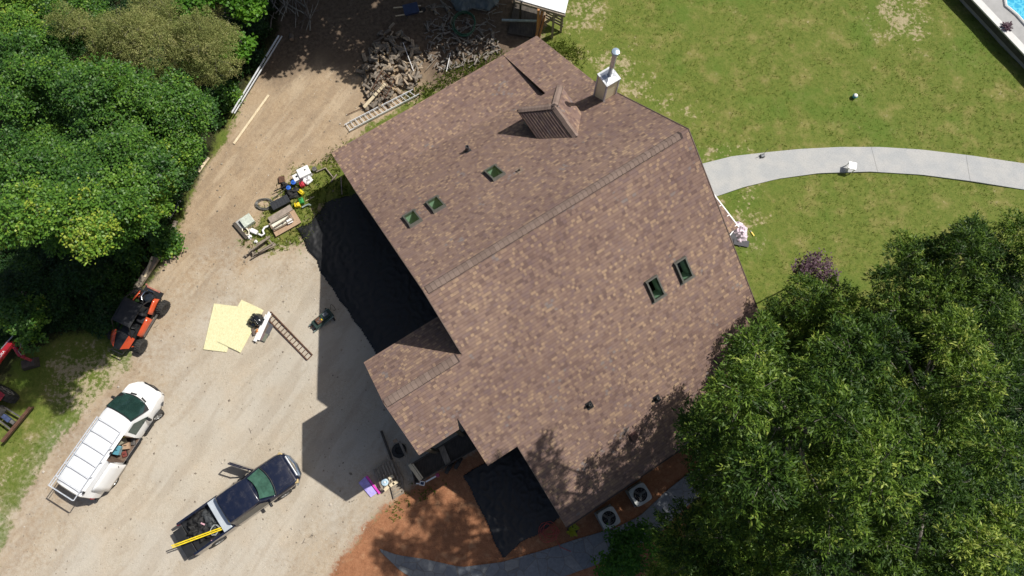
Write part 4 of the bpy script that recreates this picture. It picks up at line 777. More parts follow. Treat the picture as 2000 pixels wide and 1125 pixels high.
# debris by the boards
t = thing('rubbish_bag', 'shiny black rubbish bag full of waste beside the yellow board sheets', 'bag', at(503, 627)); heap('bag', '', '', (0, 0, 0), .36, .55, BAG, 4, creases=1.6, parent=t); m = MB(); m.lathe([(.06, 0), (.03, .06), (.09, .13)], 9, (.02, .02, .44)); m.build('knot', BAG, t)
for k, (a, b, z, w_) in enumerate((((526, 609), (499, 667), .16, .1), ((528, 612), (505, 664), .1, .12), ((520, 614), (496, 666), .06, .07))):
    board('trim_strip', ('topmost white trim strip leaning across the shingle offcuts', 'wide white trim strip under the topmost one by the steel ramp', 'thin white trim strip nearest the black rubbish bag')[k], 'trim', a, b, w_, .02, WHITE, z, 'white trim strips')
for k, (x, y, w_, l_, r_, c, lab) in enumerate(((521, 638, .35, .9, .5, 'slate', 'dark shingle offcut lying under the white trim beside the steel ramp'), (516, 647, .4, .75, -.2, 'brown', 'brown-grey shingle offcut in the middle of the scrap heap'), (525, 646, .22, .7, .1, 'slate', 'dark shingle offcut on the outer side of the scrap heap'), (517, 659, .22, .42, .15, 'green', 'greenish grey shingle strip at the foot of the scrap heap'), (511, 657, .2, .4, .1, 'mauve', 'mauve-brown shingle strip at the foot of the scrap heap'), (495, 648, .14, .36, .9, 'brown', 'small dark brown offcut below the rubbish bag'))):
    colr = dict(slate=(.09, .09, .1), brown=(.13, .1, .085), green=(.16, .17, .13), mauve=(.17, .12, .12))[c]
    m = MB(); m.box((0, 0, 0), (w_, l_, .012)); tag(m.build('shingle_offcut', plain('offcut_' + c, colr, .9, 0, .3, 20, .2), None, loc=at(x, y, .03 + .014 * k), rot=(.03, .03, r_ - .5)), lab, 'offcut', 'shingle offcuts')
heap('orange_rag', 'crumpled orange rag between the rubbish bag and the white trim', 'rag', at(503, 647, 0), .1, .12, plain('orange_cloth', (.6, .25, .08), .8), 9, creases=2)
# steel ramp
t = thing('loading_ramp', 'long rusty steel loading ramp with cross rungs lying on the gravel', 'ramp', at(568, 653)); 
c4 = [at(x, y, .06) - at(568, 653) for x, y in ((529, 609), (610, 693), (600, 703), (519, 619))]
m = MB(); m.bar(c4[0], c4[1], .05, .07); m.bar(c4[3], c4[2], .05, .07); m.build('side_rail', RUST, t)
for i in range(15): m = MB(); m.bar(c4[0].lerp(c4[1], i / 14), c4[3].lerp(c4[2], i / 14), .045 if i in (0, 14) else .03, .035); m.build('rung', RUST, t)
m = MB(); vs = [c4[0], c4[1], c4[2], c4[3]]
# machine (shingle hoist / cable reel) by the tarp
t = thing('wheeled_machine', 'small dark green metal machine with forks and a wire loop beside the black tarp', 'machine', at(633, 625), R(40))
m = MB(); m.box((0, 0, .28), (1.1, .48, .12)); m.box((.2, 0, .42), (.42, .34, .2)); m.build('frame', plain('dark_green_paint', (.03, .06, .05), .45, .2), t, bevel=.02)
m = MB(); m.box((.25, .02, .54), (.26, .2, .1)); m.build('engine_cover', plain('grey_cowl', (.18, .2, .22), .5, .3), t, bevel=.02)
for s_ in (1, -1): m = MB(); m.bar((-.75, .2*s_, .1), (.5, .26*s_, .3), .05, .08); m.build('side_rail', plain('pale_green_steel', (.25, .33, .3), .5, .4), t)
m = MB(); m.bar((-.75, .08, .08), (-.3, .06, .3), .04, .05); m.bar((-.7, -.12, .08), (-.3, -.1, .3), .04, .05); m.box((-.2, 0, .42), (.25, .3, .16)); m.build('fork', RUST, t)
m = MB(); m.tube([(.5 + .22*math.sin(a*.5) + .1, .1 + .2 * math.sin(a), .35 + .02*a) for a in [i*.42 for i in range(14)]], .012, 5); m.build('wire_loop', BLACKP, t)
for s_ in (1, -1): wheel(t, .42, .3*s_, .12, .08, s_, STEEL)
for k in range(6): m = MB(); m.box((random.uniform(-.25, .1), random.uniform(-.15, .15), .48), (.05, .09, .05), rz=k); m.build('control_block', YELP if k % 3 == 0 else STEEL, t)
# extension ladder
t = thing('extension_ladder', 'aluminium extension ladder lying between the firewood pile and the roof edge', 'ladder', at(745, 212)); o = at(745, 212)
r1 = [at(x, y, .1) - o for x, y in ((673, 244), (803, 178), (815, 187), (682, 256))]
for k in (0, 1): m = MB(); a, b = (r1[0], r1[1]) if k == 0 else (r1[3], r1[2]); m.bar(a, b, .035, .09); m.bar(a + Vector((0, 0, .07)) + (b-a)*.08, b + (b - a)*.03 + Vector((0, 0, .07)), .03, .07); m.build('rail', ALU, t)
for i in range(15): m = MB(); m.tube([r1[0].lerp(r1[1], (i + .3) / 14.6), r1[3].lerp(r1[2], (i + .3) / 14.6)], .02, 6); m.build('rung', ALU, t)
board('downpipe', 'long white metal channel leaning along the tree line, the one nearer the trees', 'metal channel', (453, 221), (545, 70), .07, .06, ALU, .4, 'long metal channels')
board('downpipe', 'long white metal channel along the tree line, the one nearer the dirt track', 'metal channel', (458, 222), (551, 71), .055, .05, ALU, .36, 'long metal channels')
board('plank', 'long pale lumber board lying alone on the bare dirt track', 'plank', (457, 281), (525, 186), .12, .04, NEWWOOD, .02)
board('timber', 'weathered brown timber edging the bushes above the buggy', 'timber', (258, 578), (311, 500), .3, .16, OLDWOOD, .12)
board('plank', 'pale split plank lying on the weathered timber by the bushes', 'plank', (283, 541), (298, 501), .1, .04, NEWWOOD, .3)
board('plank', 'pale plank at the edge of the left trees beside the dirt track', 'plank', (388, 336), (408, 308), .14, .05, NEWWOOD, .03)
board('plank', 'short whitish plank under the leaves of the left trees', 'plank', (330, 428), (352, 392), .14, .05, WHITE, .03)
board('timber', 'grey timber half covered by leaves at the left tree line', 'timber', (300, 520), (345, 432), .2, .1, OLDWOOD, 0)
for k, (x, y) in enumerate(((333, 505), (365, 398), (350, 440))): pass
# firewood: individual logs
LOGS = []
ENDW = plain('cut_wood_end', (.5, .36, .2), .8, 0, .2, 20); SPLIT = wood('split_wood', (.24, .185, .13), (.42, .34, .25)); GREYW = wood('grey_split_wood', (.13, .115, .10), (.29, .265, .235)); BARKG = wood('firewood_bark', (.12, .10, .08), (.25, .215, .175), 4, 10)
def logmesh(kind, r, L, seed):
    q = random.Random(seed); m = MB(); n = 9; rings = 5; P = []
    for i in range(rings):
        y = -L/2 + L * i / (rings - 1); bx = math.sin(i * 1.1 + seed) * .02
        P.append([(bx + math.cos(2*math.pi*k/n) * r * q.uniform(.88, 1.1), y, math.sin(2*math.pi*k/n) * r * q.uniform(.88, 1.1)) for k in range(n)])
    if kind == 'half': P = [[(x, y, min(z, r * .12) if k else z) for k, (x, y, z) in enumerate(s_)] for s_ in P]
    if kind == 'wedge': P = [[(x * (.35 + .65 * (r - z) / (2*r)), y, z * .8) for x, y, z in s_] for s_ in P]
    m.loft(P, close=True); k = len(m.f); m.mi[k-1] = 1; m.mi[k-2] = 1
    me = m.build('log', [BARKG if kind != 'half' else SPLIT, ENDW], None, smooth=True); d = me.data; bpy.data.objects.remove(me); return d
LM = [logmesh(('round', 'half', 'wedge')[i % 3], random.uniform(.075, .115), random.uniform(.38, .52), i) for i in range(9)]
GM = []
for i in range(7):
    d = logmesh(('wedge', 'round', 'half')[i % 3], random.uniform(.035, .062), random.uniform(.2, .38), 20 + i); d.materials[0] = GREYW; d.materials[1] = GREYW; GM.append(d)
def inpoly(P, p):
    c = False; n = len(P)
    for i in range(n):
        a, b = P[i], P[(i+1) % n]
        if (a[1] > p[1]) != (b[1] > p[1]) and p[0] < (b[0]-a[0])*(p[1]-a[1])/(b[1]-a[1]) + a[0]: c = not c
    return c
def pile(poly, n, meshes, hmax, label, group, name, cat, bias=None):
    cx_ = sum(p[0] for p in poly) / len(poly); cy_ = sum(p[1] for p in poly) / len(poly); xs = [p[0] for p in poly]; ys = [p[1] for p in poly]; k = 0; placed = []
    while k < n:
        x, y = random.uniform(min(xs), max(xs)), random.uniform(min(ys), max(ys))
        if not inpoly(poly, (x, y)): continue
        d = math.hypot(x - cx_, y - cy_) / (max(max(xs) - min(xs), max(ys) - min(ys)) / 2)
        lay = sum(1 for q in placed if math.hypot(q[0] - x, q[1] - y) < 9); z = min(.06 + lay * .085, hmax * max(.12, 1 - d * .8))
        if lay * .085 > hmax and random.random() < .9: continue
        placed.append((x, y)); o = bpy.data.objects.new(name, random.choice(meshes)); S.collection.objects.link(o)
        o.location = at(x, y, z); o.rotation_euler = (random.gauss(0, .22), random.uniform(0, 6), (random.gauss(bias, .6) if bias is not None else random.uniform(0, 3.14))); o.scale = (1, random.uniform(.85, 1.15), 1); tag(o, label, cat, group); k += 1
MAIN = [(742, 64), (775, 50), (806, 84), (824, 108), (820, 152), (796, 180), (772, 200), (735, 210), (706, 208), (712, 170), (700, 148), (716, 112)]
pile(MAIN, 235, LM, .65, 'brown firewood log in the sunlit heap beside the aluminium ladder', 'firewood logs in the main heap', 'firewood_log', 'log')
pile([(826, 40), (870, 30), (960, 55), (980, 95), (940, 120), (905, 138), (856, 136), (832, 110)], 190, GM, .3, 'grey split kindling stick in the shaded heap beside the green hose', 'kindling sticks in the shaded heap', 'kindling_stick', 'stick')
for k, (x, y, r_, lab) in enumerate(((723, 101, .3, 'lone log left of the heap top'), (737, 79, 1.9, 'dark log at the upper left of the heap'), (712, 112, .2, 'log lying apart on the shaded dirt'), (850, 22, .4, 'pale log in deep shade below the grey tarp'), (872, 15, .5, 'pale bent log in deep shade beside the grey tarp'), (846, 14, 2.7, 'log at the top edge left of the grey tarp'), (882, 40, 3.0, 'pale upright log left of the green hose'), (877, 30, 2.8, 'light grey log just above the green hose'), (757, 62, 2.2, 'grey log above the heap'), (765, 50, 2.6, 'grey log farthest up the shaded dirt'))):
    o = bpy.data.objects.new('firewood_log', random.choice(LM)); S.collection.objects.link(o); o.location = at(x, y, .07); o.rotation_euler = (0, 0, r_); o.scale = (1, 1.1, 1); tag(o, lab, 'log', 'loose logs')
board('plank', 'yellow lumber plank lying across the near end of the firewood heap', 'plank', (711, 210), (754, 163), .17, .05, NEWWOOD, z=.3, z1=.15, z2=.62)
board('pole', 'thin white pole standing tilted out of the firewood heap', 'pole', (787, 83), (808, 139), .03, .03, WHITE, z=.6)
board('pole', 'thin brown pole lying from the kindling heap to the grass', 'pole', (832, 137), (854, 112), .03, .03, OLDWOOD, z=.12)
board('pole', 'thin white pole lying on the kindling heap, above the grass', 'pole', (872, 140), (880, 103), .03, .03, WHITE, z=.25)
board('board', 'grey weathered board lying from the brush to the roof edge', 'board', (963, 103), (963, 62), .16, .04, OLDWOOD, z=.06)
board('rebar', 'rusty bar poking out under the aluminium ladder toward the drive', 'bar', (678, 224), (712, 209), .03, .03, RUST, z=.06)
t = thing('iron_rack', 'rusty iron bedstead rack resting on the firewood heap', 'rack', at(742, 165, .5)); o = at(742, 165, .5); rr = [at(x, y, .72) - o for x, y in ((745, 138), (770, 158), (752, 192), (728, 172))]
for i in range(4): m = MB(); m.tube([rr[i], rr[(i+1) % 4]], .022, 6); m.build('frame_bar', RUST, t)
for i in range(1, 6): m = MB(); m.tube([rr[0].lerp(rr[3], i/6), rr[1].lerp(rr[2], i/6)], .014, 5); m.build('cross_bar', RUST, t)
def coil(name, label, cat, c, r, n, tr_, mat, z=.05, sq=1.0, group=None, jit=.06):
    pts = []; k = int(n * 22)
    for i in range(k): a = i * 2 * math.pi / 22; q = r * (1 + jit * math.sin(i * .37) + jit * math.sin(i * .113 + 2)); pts.append((q * math.cos(a), q * sq * math.sin(a), z + .012 * (i / 22) + .01 * math.sin(i)))
    m = MB(); m.tube(pts, tr_, 6); return tag(m.build(name, mat, None, loc=at(*c), smooth=True), label, cat, group)
coil('hose_coil', 'big loose coil of dark green garden hose below the grey tarp', 'hose', (907, 53), .62, 4.3, .03, plain('green_hose', (.02, .085, .04), .4), .3, 1.25)
coil('cable_coil', 'coil of grey cable on the grass beside the black tool box', 'cable', (517, 399), .42, 7, .014, plain('cable_grey', (.14, .14, .13), .5), .03, .7, jit=.1)
# grey tarpaulin over a heap at the top edge
GT = plain('grey_tarpaulin', (.16, .19, .2), .5, 0, .3, 3, .3)
import mathutils
def crumple(name, label, cat, poly, z, mat, amp, seed, n=70, fr=1.4, z0=.02, drop=True, parent=None):
    P = polyw(poly) if not hasattr(poly, 'shape') else poly; x0, y0 = P.min(0); x1, y1 = P.max(0); m = MB(); idx = {}; st = max(x1 - x0, y1 - y0) / n; vs = []; c = P.mean(0)
    nxx, nyy = int((x1-x0)/st) + 2, int((y1-y0)/st) + 2; gx_, gy_ = np.meshgrid(x0 + np.arange(nxx)*st, y0 + np.arange(nyy)*st); sd_ = sdist(P, gx_, gy_)
    for j in range(nyy):
        for i in range(nxx):
            e = sd_[j, i] + .12 * mathutils.noise.noise((gx_[j, i] * 1.1, gy_[j, i] * 1.1, seed))
            if e > -.02:
                q = Vector((gx_[j, i] * fr, gy_[j, i] * fr, seed)); f = 1 - abs(mathutils.noise.noise(q)) * 2; f2 = 1 - abs(mathutils.noise.noise(q * 2.3 + Vector((9, 4, 1)))) * 2
                k = min(1, max(0, e) / .5) if drop else 1
                idx[j, i] = len(vs); vs.append((gx_[j, i] - c[0], gy_[j, i] - c[1], z0 + z * k + amp * max(-.3, (f ** 3 * .7 + f2 ** 3 * .35)) * (.4 + .6 * k)))
    fs = [(idx[j, i], idx[j, i+1], idx[j+1, i+1], idx[j+1, i]) for j in range(nyy - 1) for i in range(nxx - 1) if all(q in idx for q in ((j, i), (j, i+1), (j+1, i+1), (j+1, i)))]
    m.add(vs, fs); o = m.build(name, mat, parent, smooth='all', loc=(c[0], c[1], 0)); so_ = o.modifiers.new('thick', 'SOLIDIFY'); so_.thickness = .008
    return tag(o, label, cat)
crumple('tarpaulin', 'crumpled grey tarpaulin covering a heap at the top edge of the yard', 'tarpaulin', [(880, -30), (985, -30), (972, 12), (955, 22), (925, 20), (905, 30), (888, 22), (880, 5)], .5, GT, .3, 3, 60, 2.2)
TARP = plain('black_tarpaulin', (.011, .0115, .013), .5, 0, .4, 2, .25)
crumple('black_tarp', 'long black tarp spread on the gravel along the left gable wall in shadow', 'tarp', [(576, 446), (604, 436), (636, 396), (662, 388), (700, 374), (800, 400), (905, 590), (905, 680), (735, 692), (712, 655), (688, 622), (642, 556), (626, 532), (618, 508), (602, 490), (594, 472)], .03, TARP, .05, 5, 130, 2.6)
crumple('black_tarp', 'black tarp spread on red clay between the steps of the roof near the hose', 'tarp', [(905, 930), (928, 912), (1010, 868), (1130, 860), (1160, 940), (1106, 1003), (1078, 1024), (984, 1088), (962, 1050), (946, 1010), (928, 975)], .03, TARP, .05, 8, 110, 2.6)
# brush pile of branches at the top left of the dirt
for k in range(48):
    x, y = random.uniform(512, 612), random.uniform(-10, 62); a = random.gauss(1.75, .5); L = random.uniform(.8, 2.4); p = at(x, y, random.uniform(.05, .5)); m = MB(); pts = [(0, 0, 0)]; 
    for i in range(4): a += random.gauss(0, .12); pts.append((pts[-1][0] + math.cos(a)*L/4, pts[-1][1] + math.sin(a)*L/4, pts[-1][2] + random.gauss(0, .04)))
    r_ = random.uniform(.015, .045); m.tube(pts, [r_, r_*.9, r_*.75, r_*.6, r_*.4], 6); tag(m.build('branch', LIMB if k % 3 else BARK, None, loc=p), 'bare cut branch in the shaded brush pile by the dirt track', 'branch', 'branches in the brush pile')
t = thing('log_stump', 'cut log butt with a pale ring at the foot of the brush pile', 'log', at(571, 80)); m = MB(); m.tube([(-.02, .3, .14), (0, 0, .14)], .14, 14); m.build('bark', BARK, t); m = MB(); m.tube([(0, 0, .14), (.001, -.015, .14)], .12, 14); m.build('cut_end', CARD, t)
# wheelbarrow in the shade
t = thing('wheelbarrow', 'blue wheelbarrow with yellow wooden handles standing in deep shade', 'wheelbarrow', at(795, 30), R(-75)); m = MB(); m.box((0, .3, .42), (.55, .7, .25), t=1.25); m.build('tray', plain('dark_blue_tray', (.03, .05, .12), .5), t, bevel=.03)
for s_ in (1, -1): m = MB(); m.bar((.2*s_, .9, .3), (.28*s_, -.65, .55), .05, .05); m.build('handle', NEWWOOD, t); m = MB(); m.bar((.2*s_, -.05, .0), (.2*s_, 0, .35), .04, .04); m.build('leg', STEEL, t)
wheel(t, 0, .95, .18, .09, 1, STEEL)
# ---- junk heap left of the tarp
def jbox(name, label, cat, px_, z, dims, rz, mat, group=None, bev=.01): m = MB(); m.box((0, 0, dims[2]/2), dims); return tag(m.build(name, mat, None, loc=at(*px_, z), rot=(0, 0, rz), bevel=bev), label, cat, group)
t = thing('pallet_crate', 'weathered wooden trestle frame lying at the lower end of the junk heap', 'frame', at(510, 480)); o = at(510, 480)
for a, b, z in (((480, 501), (527, 461), .12), ((490, 505), (538, 476), .12), ((500, 478), (528, 462), .4), ((476, 500), (500, 492), .06), ((505, 492), (535, 474), .4), ((489, 485), (497, 500), .2), ((520, 462), (532, 476), .3), ((486, 492), (527, 463), .45), ((497, 497), (539, 478), .3)): m = MB(); m.bar(at(*a, z) - o, at(*b, z) - o, .07, .06); m.build('timber', OLDWOOD, t)
t = thing('door_frame_stack', 'wooden rack of grey bars resting on the cardboard in the junk heap', 'frame', at(550, 428)); o = at(550, 428)
for a, b, z in (((526, 438), (566, 416), .35), ((536, 449), (573, 429), .35), ((527, 438), (537, 449), .35), ((565, 416), (574, 430), .35), ((532, 446), (566, 424), .38), ((553, 434), (568, 418), .4)): m = MB(); m.bar(at(*a, z) - o, at(*b, z) - o, .055, .05); m.build('bar', OLDWOOD, t)
jbox('cardboard_sheet', 'flattened brown cardboard under the wooden rack in the junk heap', 'cardboard', (557, 436), .1, (1.5, .85, .05), R(32), CARD)
jbox('cream_board', 'cream foam board on the cardboard inside the wooden rack', 'board', (549, 434), .17, (1.05, .4, .05), R(32), CREAM)
jbox('plywood_lid', 'greyish plywood panel along the upper side of the wooden rack', 'panel', (548, 418), .16, (1.35, .35, .06), R(34), plain('greyed_ply', (.3, .25, .21), .8))
jbox('white_sheet', 'crumpled white paper on the cardboard near the tarp corner', 'paper', (566, 432), .3, (.3, .24, .02), .5, WHITE)
t = thing('tool_chest', 'long black plastic truck tool chest with a ribbed lid in the junk heap', 'tool box', at(551, 400), R(30)); m = MB(); m.box((0, 0, .16), (.95, .42, .32), t=1.06); m.build('case', BLACKP, t, bevel=.02); m = MB(); m.box((0, 0, .35), (1.0, .46, .07)); [m.box((x*.15, 0, .39), (.04, .4, .015)) for x in range(-2, 3)]; m.build('lid', plain('faded_black_lid', (.03, .033, .04), .5), t, bevel=.015)
t = thing('cooler_box', 'larger white cooler box at the top of the junk heap near the roof corner', 'cooler', at(597, 341), R(28)); m = MB(); m.box((0, 0, .18), (.62, .5, .36)); m.build('case', WHITE, t, bevel=.03); m = MB(); m.box((0, 0, .39), (.66, .54, .07)); m.build('lid', WHITE, t, bevel=.02); m = MB(); m.box((.1, .05, .43), (.09, .07, .012)); m.build('latch', BLACKP, t)
t = thing('cooler_box', 'smaller white box with a dark hole in its lid left of the larger cooler', 'box', at(583, 350), R(30)); m = MB(); m.box((0, 0, .16), (.42, .4, .32)); m.build('case', WHITE, t, bevel=.02); m = MB(); m.lathe([(.06, 0), (.06, .02), (.0, .022)], 12, (0, .02, .32)); m.build('hole_ring', BLACKP, t)
heap('white_sack', 'soft white sack slumped in front of the larger cooler box', 'sack', at(600, 351), .26, .26, WHITE, 21, creases=2)
t = thing('metal_can', 'small grey metal can near the roof corner beside the white cooler', 'can', at(616, 333)); m = MB(); m.lathe([(.12, 0), (.12, .22), (.13, .23), (.13, .25), (.03, .26)], 16); m.build('body', STEEL, t, smooth=True); m = MB(); m.tube([(-.12, 0, .22), (-.08, 0, .33), (.08, 0, .33), (.12, 0, .22)], .008, 5); m.build('handle', STEEL, t)
for k, (x, y, mt, lab, r_, h_) in enumerate(((576, 360, BLUEP, 'blue bucket lid nearer the white coolers in the junk heap', .13, .3), (567, 371, BLUEP, 'blue bucket lid nearer the black tool chest in the junk heap', .12, .34))):
    t = thing('paint_bucket', lab, 'bucket', at(x, y), 0, 'blue topped buckets'); m = MB(); m.lathe([(r_*.85, 0), (r_, h_ - .03)], 18); m.build('tub', BLACKP, t, smooth=True); m = MB(); m.lathe([(r_*1.04, h_ - .03), (r_*1.04, h_), (r_*.8, h_ + .01), (r_*.3, h_ + .01), (r_ * .28, h_ + .05), (0.01, h_ + .05)], 18); m.build('lid', mt, t, smooth=True)
for k, (x, y, mt, lab, dims, rz) in enumerate(((591, 362, REDP, 'red plastic fuel can below the white sack in the junk heap', (.24, .3, .28), .4), (589, 377, YELP, 'yellow plastic jug nearest the red fuel can', (.22, .3, .26), .9), (582, 402, YELP, 'yellow plastic jug beside the green one at the tool chest end', (.3, .26, .28), .2), (590, 394, GRNP, 'green plastic can between the two yellow jugs', (.24, .34, .28), .3))):
    t = thing('fuel_can', lab, 'can', at(x, y), rz); m = MB(); m.box((0, 0, dims[2]*.42), (dims[0], dims[1], dims[2]*.84), t=.93); m.build('tank', mt, t, bevel=.03); m = MB(); m.lathe([(.03, 0), (.03, .06)], 10, (0, dims[1]*.32, dims[2]*.82)); m.build('cap', BLACKP, t); m = MB(); m.tube([(0, -dims[1]*.35, dims[2]*.82), (0, -dims[1]*.3, dims[2]), (0, dims[1]*.15, dims[2]), (0, dims[1]*.2, dims[2]*.82)], .018, 6); m.build('handle', mt, t)
heap('dark_sack', 'dark rumpled sack behind the blue topped buckets in the junk heap', 'sack', at(572, 378), .36, .28, CLOTH, 31, creases=2.2, flat=.8)
heap('dark_sack', 'small dark rumpled sack left of the nearer blue bucket', 'sack', at(556, 363), .2, .2, CLOTH, 32, creases=2.2)
board('lever_bar', 'black iron bar poking left out of the junk heap above the cable coil', 'bar', (535, 374), (566, 360), .05, .05, BLACKP, z=.2)
board('pipe', 'thin grey pipe between the cable coil and the black tool chest', 'pipe', (533, 388), (560, 368), .03, .03, STEEL, z=.04)
board('pole', 'thin pale stick lying from the green can toward the tarp', 'stick', (597, 393), (614, 384), .025, .025, NEWWOOD, z=.05)
m = MB(); o = at(590, 400); m.tube([at(x, y, .12) - o for x, y in ((590, 405), (597, 401), (603, 399), (607, 401))], .045, 10); tag(m.build('bent_pipe', plain('pale_pipe', (.33, .4, .38), .45, .3), None, loc=o, smooth=True), 'short pale green bent pipe beside the lower yellow jug', 'pipe')
m = MB(); o = at(515, 455); m.tube([at(x, y, .14) - o for x, y in ((525, 441), (517, 444), (513, 450), (516, 457), (511, 460), (505, 457))], .055, 12); tag(m.build('drain_pipe', WHITE, None, loc=o, smooth=True), 'white s-shaped drain pipe between the plastic jug and the wooden rack', 'pipe')
t = thing('plastic_jug', 'white plastic jug lying on its side by the white drain pipe', 'jug', at(496, 452, .1), R(-25)); m = MB(); m.box((0, 0, 0), (.42, .24, .2)); m.build('body', WHITE, t, bevel=.05); m = MB(); m.lathe([(.04, 0), (.03, .08)], 10, (-.21, 0, 0), Matrix.Rotation(R(-90), 4, 'Y')); m.build('neck', WHITE, t)
m = MB(); NTc = plain('milky_plastic', (.55, .6, .53), .4); m.box((0, 0, .15), (.55, .5, .3), t=1.1); m.box((0, 0, .31), (.62, .56, .03)); tag(m.build('storage_tub', NTc, None, loc=at(486, 434), rot=(0, 0, R(38)), bevel=.02), 'clear plastic storage tub at the far left of the junk heap', 'tub')
board('wooden_post', 'dark split post at the outermost left end of the junk heap', 'post', (458, 437), (484, 467), .16, .14, DKWOOD, z=0)
jbox('window_sash', 'small grey metal sash beside the dark split post', 'panel', (471, 437), .05, (.34, .5, .06), R(42), GREYTR)
m = MB(); m.tube([(.24*math.cos(a), .14*math.sin(a), .1) for a in [i*2*math.pi/20 for i in range(21)]], .035, 8, caps=False); tag(m.build('toilet_seat', CREAM, None, loc=at(481, 453), rot=(0, 0, R(-50)), smooth=True), 'cream oval ring lying beside the dark split post', 'seat')
heap('white_rag', 'small white rag between the wooden trestle and the cream ring', 'rag', at(488, 463), .12, .08, WHITE, 41, creases=2)
heap('white_rag', 'white rag on the upper end of the wooden trestle', 'rag', at(500, 472), .09, .1, WHITE, 42, creases=2)
jbox('wire_basket', 'small rusty wire basket left of the blue buckets', 'basket', (551, 352), .0, (.3, .36, .14), .2, RUST)
t = thing('garden_bed_frame', 'low wooden garden frame of thin boards by the roof corner', 'frame', at(640, 350)); o = at(640, 350)
for a, b in (((618, 336), (636, 328)), ((636, 328), (652, 348)), ((646, 356), (658, 341)), ((666, 345), (668, 380))): m = MB(); m.bar(at(*a, .08) - o, at(*b, .08) - o, .05, .1); m.build('frame_board', OLDWOOD, t)
for k, (x, y) in enumerate(((605, 362), (612, 352), (625, 345), (600, 380))): pass
# ---- pallets, purple panel, trailer beneath the porch
t = thing('pallet_stack', 'grey weathered pallets with loose slats stacked on the gravel edge', 'pallet', at(758, 938)); o = at(758, 938)
def pw_(x, y, z): return at(x, y, z) - o
for i in range(7): a = Vector(pw_(731, 916, .3)).lerp(pw_(762, 898, .3), i/6); b = Vector(pw_(748, 957, .3)).lerp(pw_(778, 938, .3), i/6); m = MB(); m.bar(a, b, .1, .025); m.build('slat', OLDWOOD, t)
for i in range(3): f = i / 2; m = MB(); m.bar(Vector(pw_(731, 918, .22)).lerp(pw_(748, 956, .22), f), Vector(pw_(762, 900, .22)).lerp(pw_(778, 938, .22), f), .06, .12); m.build('bearer', OLDWOOD, t)
for i in range(6): m = MB(); m.bar(Vector(pw_(762, 941, .12)).lerp(pw_(770, 972, .12), i/5), Vector(pw_(784, 928, .12)).lerp(pw_(787, 962, .12), i/5), .1, .03); m.build('slat', OLDWOOD, t)
m = MB(); m.bar(pw_(762, 941, .06), pw_(770, 974, .06), .06, .1); m.bar(pw_(786, 930, .06), pw_(788, 964, .06), .06, .1); m.build('bearer', OLDWOOD, t)
for k, (x, y, lab) in enumerate(((764, 932, 'pale wood block on the pallets, topmost'), (772, 943, 'pale wood block on the pallets nearest the post'), (766, 946, 'pale round wood block in the middle of the pallets'), (755, 954, 'pale wood block on the pallet corner below the reel'))): jbox('wood_block', lab, 'block', (x, y), .33, (.26, .16, .08), .5 + k*.1, NEWWOOD, 'pale wood blocks on the pallets')
t = thing('saw_blade_reel', 'pale blue round reel lying on the weathered pallets', 'reel', at(752, 942, .33)); m = MB(); m.lathe([(.16, 0), (.17, .02), (.17, .05), (.15, .06), (.07, .055), (.06, .03)], 24); m.build('disc', plain('pale_blue_plastic', (.45, .6, .7), .4), t, smooth=True); m = MB(); m.lathe([(.04, .03), (.05, .09), (.02, .1)], 12); m.build('hub', WHITE, t)
board('scrap_board', 'grey board lying beside the pallets, on their porch side', 'board', (771, 903), (786, 940), .12, .05, OLDWOOD, z=.1)
board('dark_beam', 'long dark beam lying on the gravel in shadow above the pallets', 'beam', (745, 842), (766, 898), .1, .12, DKWOOD, z=0)
t = thing('foam_panel', 'lilac foam panel lying on the gravel at the shadow edge', 'panel', at(718, 950)); o = at(718, 950)
q = [at(x, y, .06) - o for x, y in ((700, 943), (713, 931), (736, 963), (724, 971))]; m = MB(); m.slab(q, .05, mi_side=0); m.build('panel', plain('lilac_foam', (.42, .36, .78), .6), t)
board('magenta_strip', 'magenta strip lying along the lilac foam panel', 'strip', (716, 930), (742, 964), .09, .07, plain('magenta_foam', (.75, .05, .5), .5), z=.06)
t = thing('utility_trailer', 'dark utility trailer with plank deck standing half under the porch roof', 'trailer', at(868, 892), 0); o = at(868, 892)
def q_(x, y, z): return at(x, y, z) - o
cor = [q_(803, 908, .55), q_(812, 944, .55), q_(935, 873, .55), q_(915, 838, .55)]
for i in range(9): a = cor[0].lerp(cor[1], (i + .5)/9); b = cor[3].lerp(cor[2], (i+.5)/9); m = MB(); m.bar(a, b, .115, .04); m.build('deck_plank', DKWOOD, t)
m = MB(); [m.bar(cor[i] + Vector((0, 0, .12)), cor[(i+1) % 4] + Vector((0, 0, .12)), .06, .08) for i in range(4)]; [m.bar(cor[i] + Vector((0, 0, .35)), cor[(i+1) % 4] + Vector((0, 0, .35)), .04, .04) for i in (1, 3)]
for i in range(5): m.bar(cor[1].lerp(cor[2], i/4), cor[1].lerp(cor[2], i/4) + Vector((0, 0, .36)), .04, .04)
m.build('side_rail', DKWOOD, t); m = MB(); m.bar(cor[0].lerp(cor[3], .52) + Vector((0, 0, .06)), cor[1].lerp(cor[2], .52) + Vector((0, 0, .06)), .3, .1); m.build('cross_board', OLDWOOD, t)
for x, y in ((896, 905), (878, 914)): wh = at(x, y) - o; M_ = MB(); M_.lathe([(.14, -.09), (.3, -.08), (.31, 0), (.3, .08), (.14, .09)], 20, (wh.x, wh.y, .31), Matrix.Rotation(R(60), 4, 'Z') @ Matrix.Rotation(R(90), 4, 'X')); M_.build('tyre', RUBBER, t, smooth=True)
board('lumber', 'new yellow two-by-four leaning over the trailer corner in sunlight, the wider of the pair', 'lumber', (800, 907), (822, 938), .16, .05, NEWWOOD, z=.9, group='new lumber on the trailer')
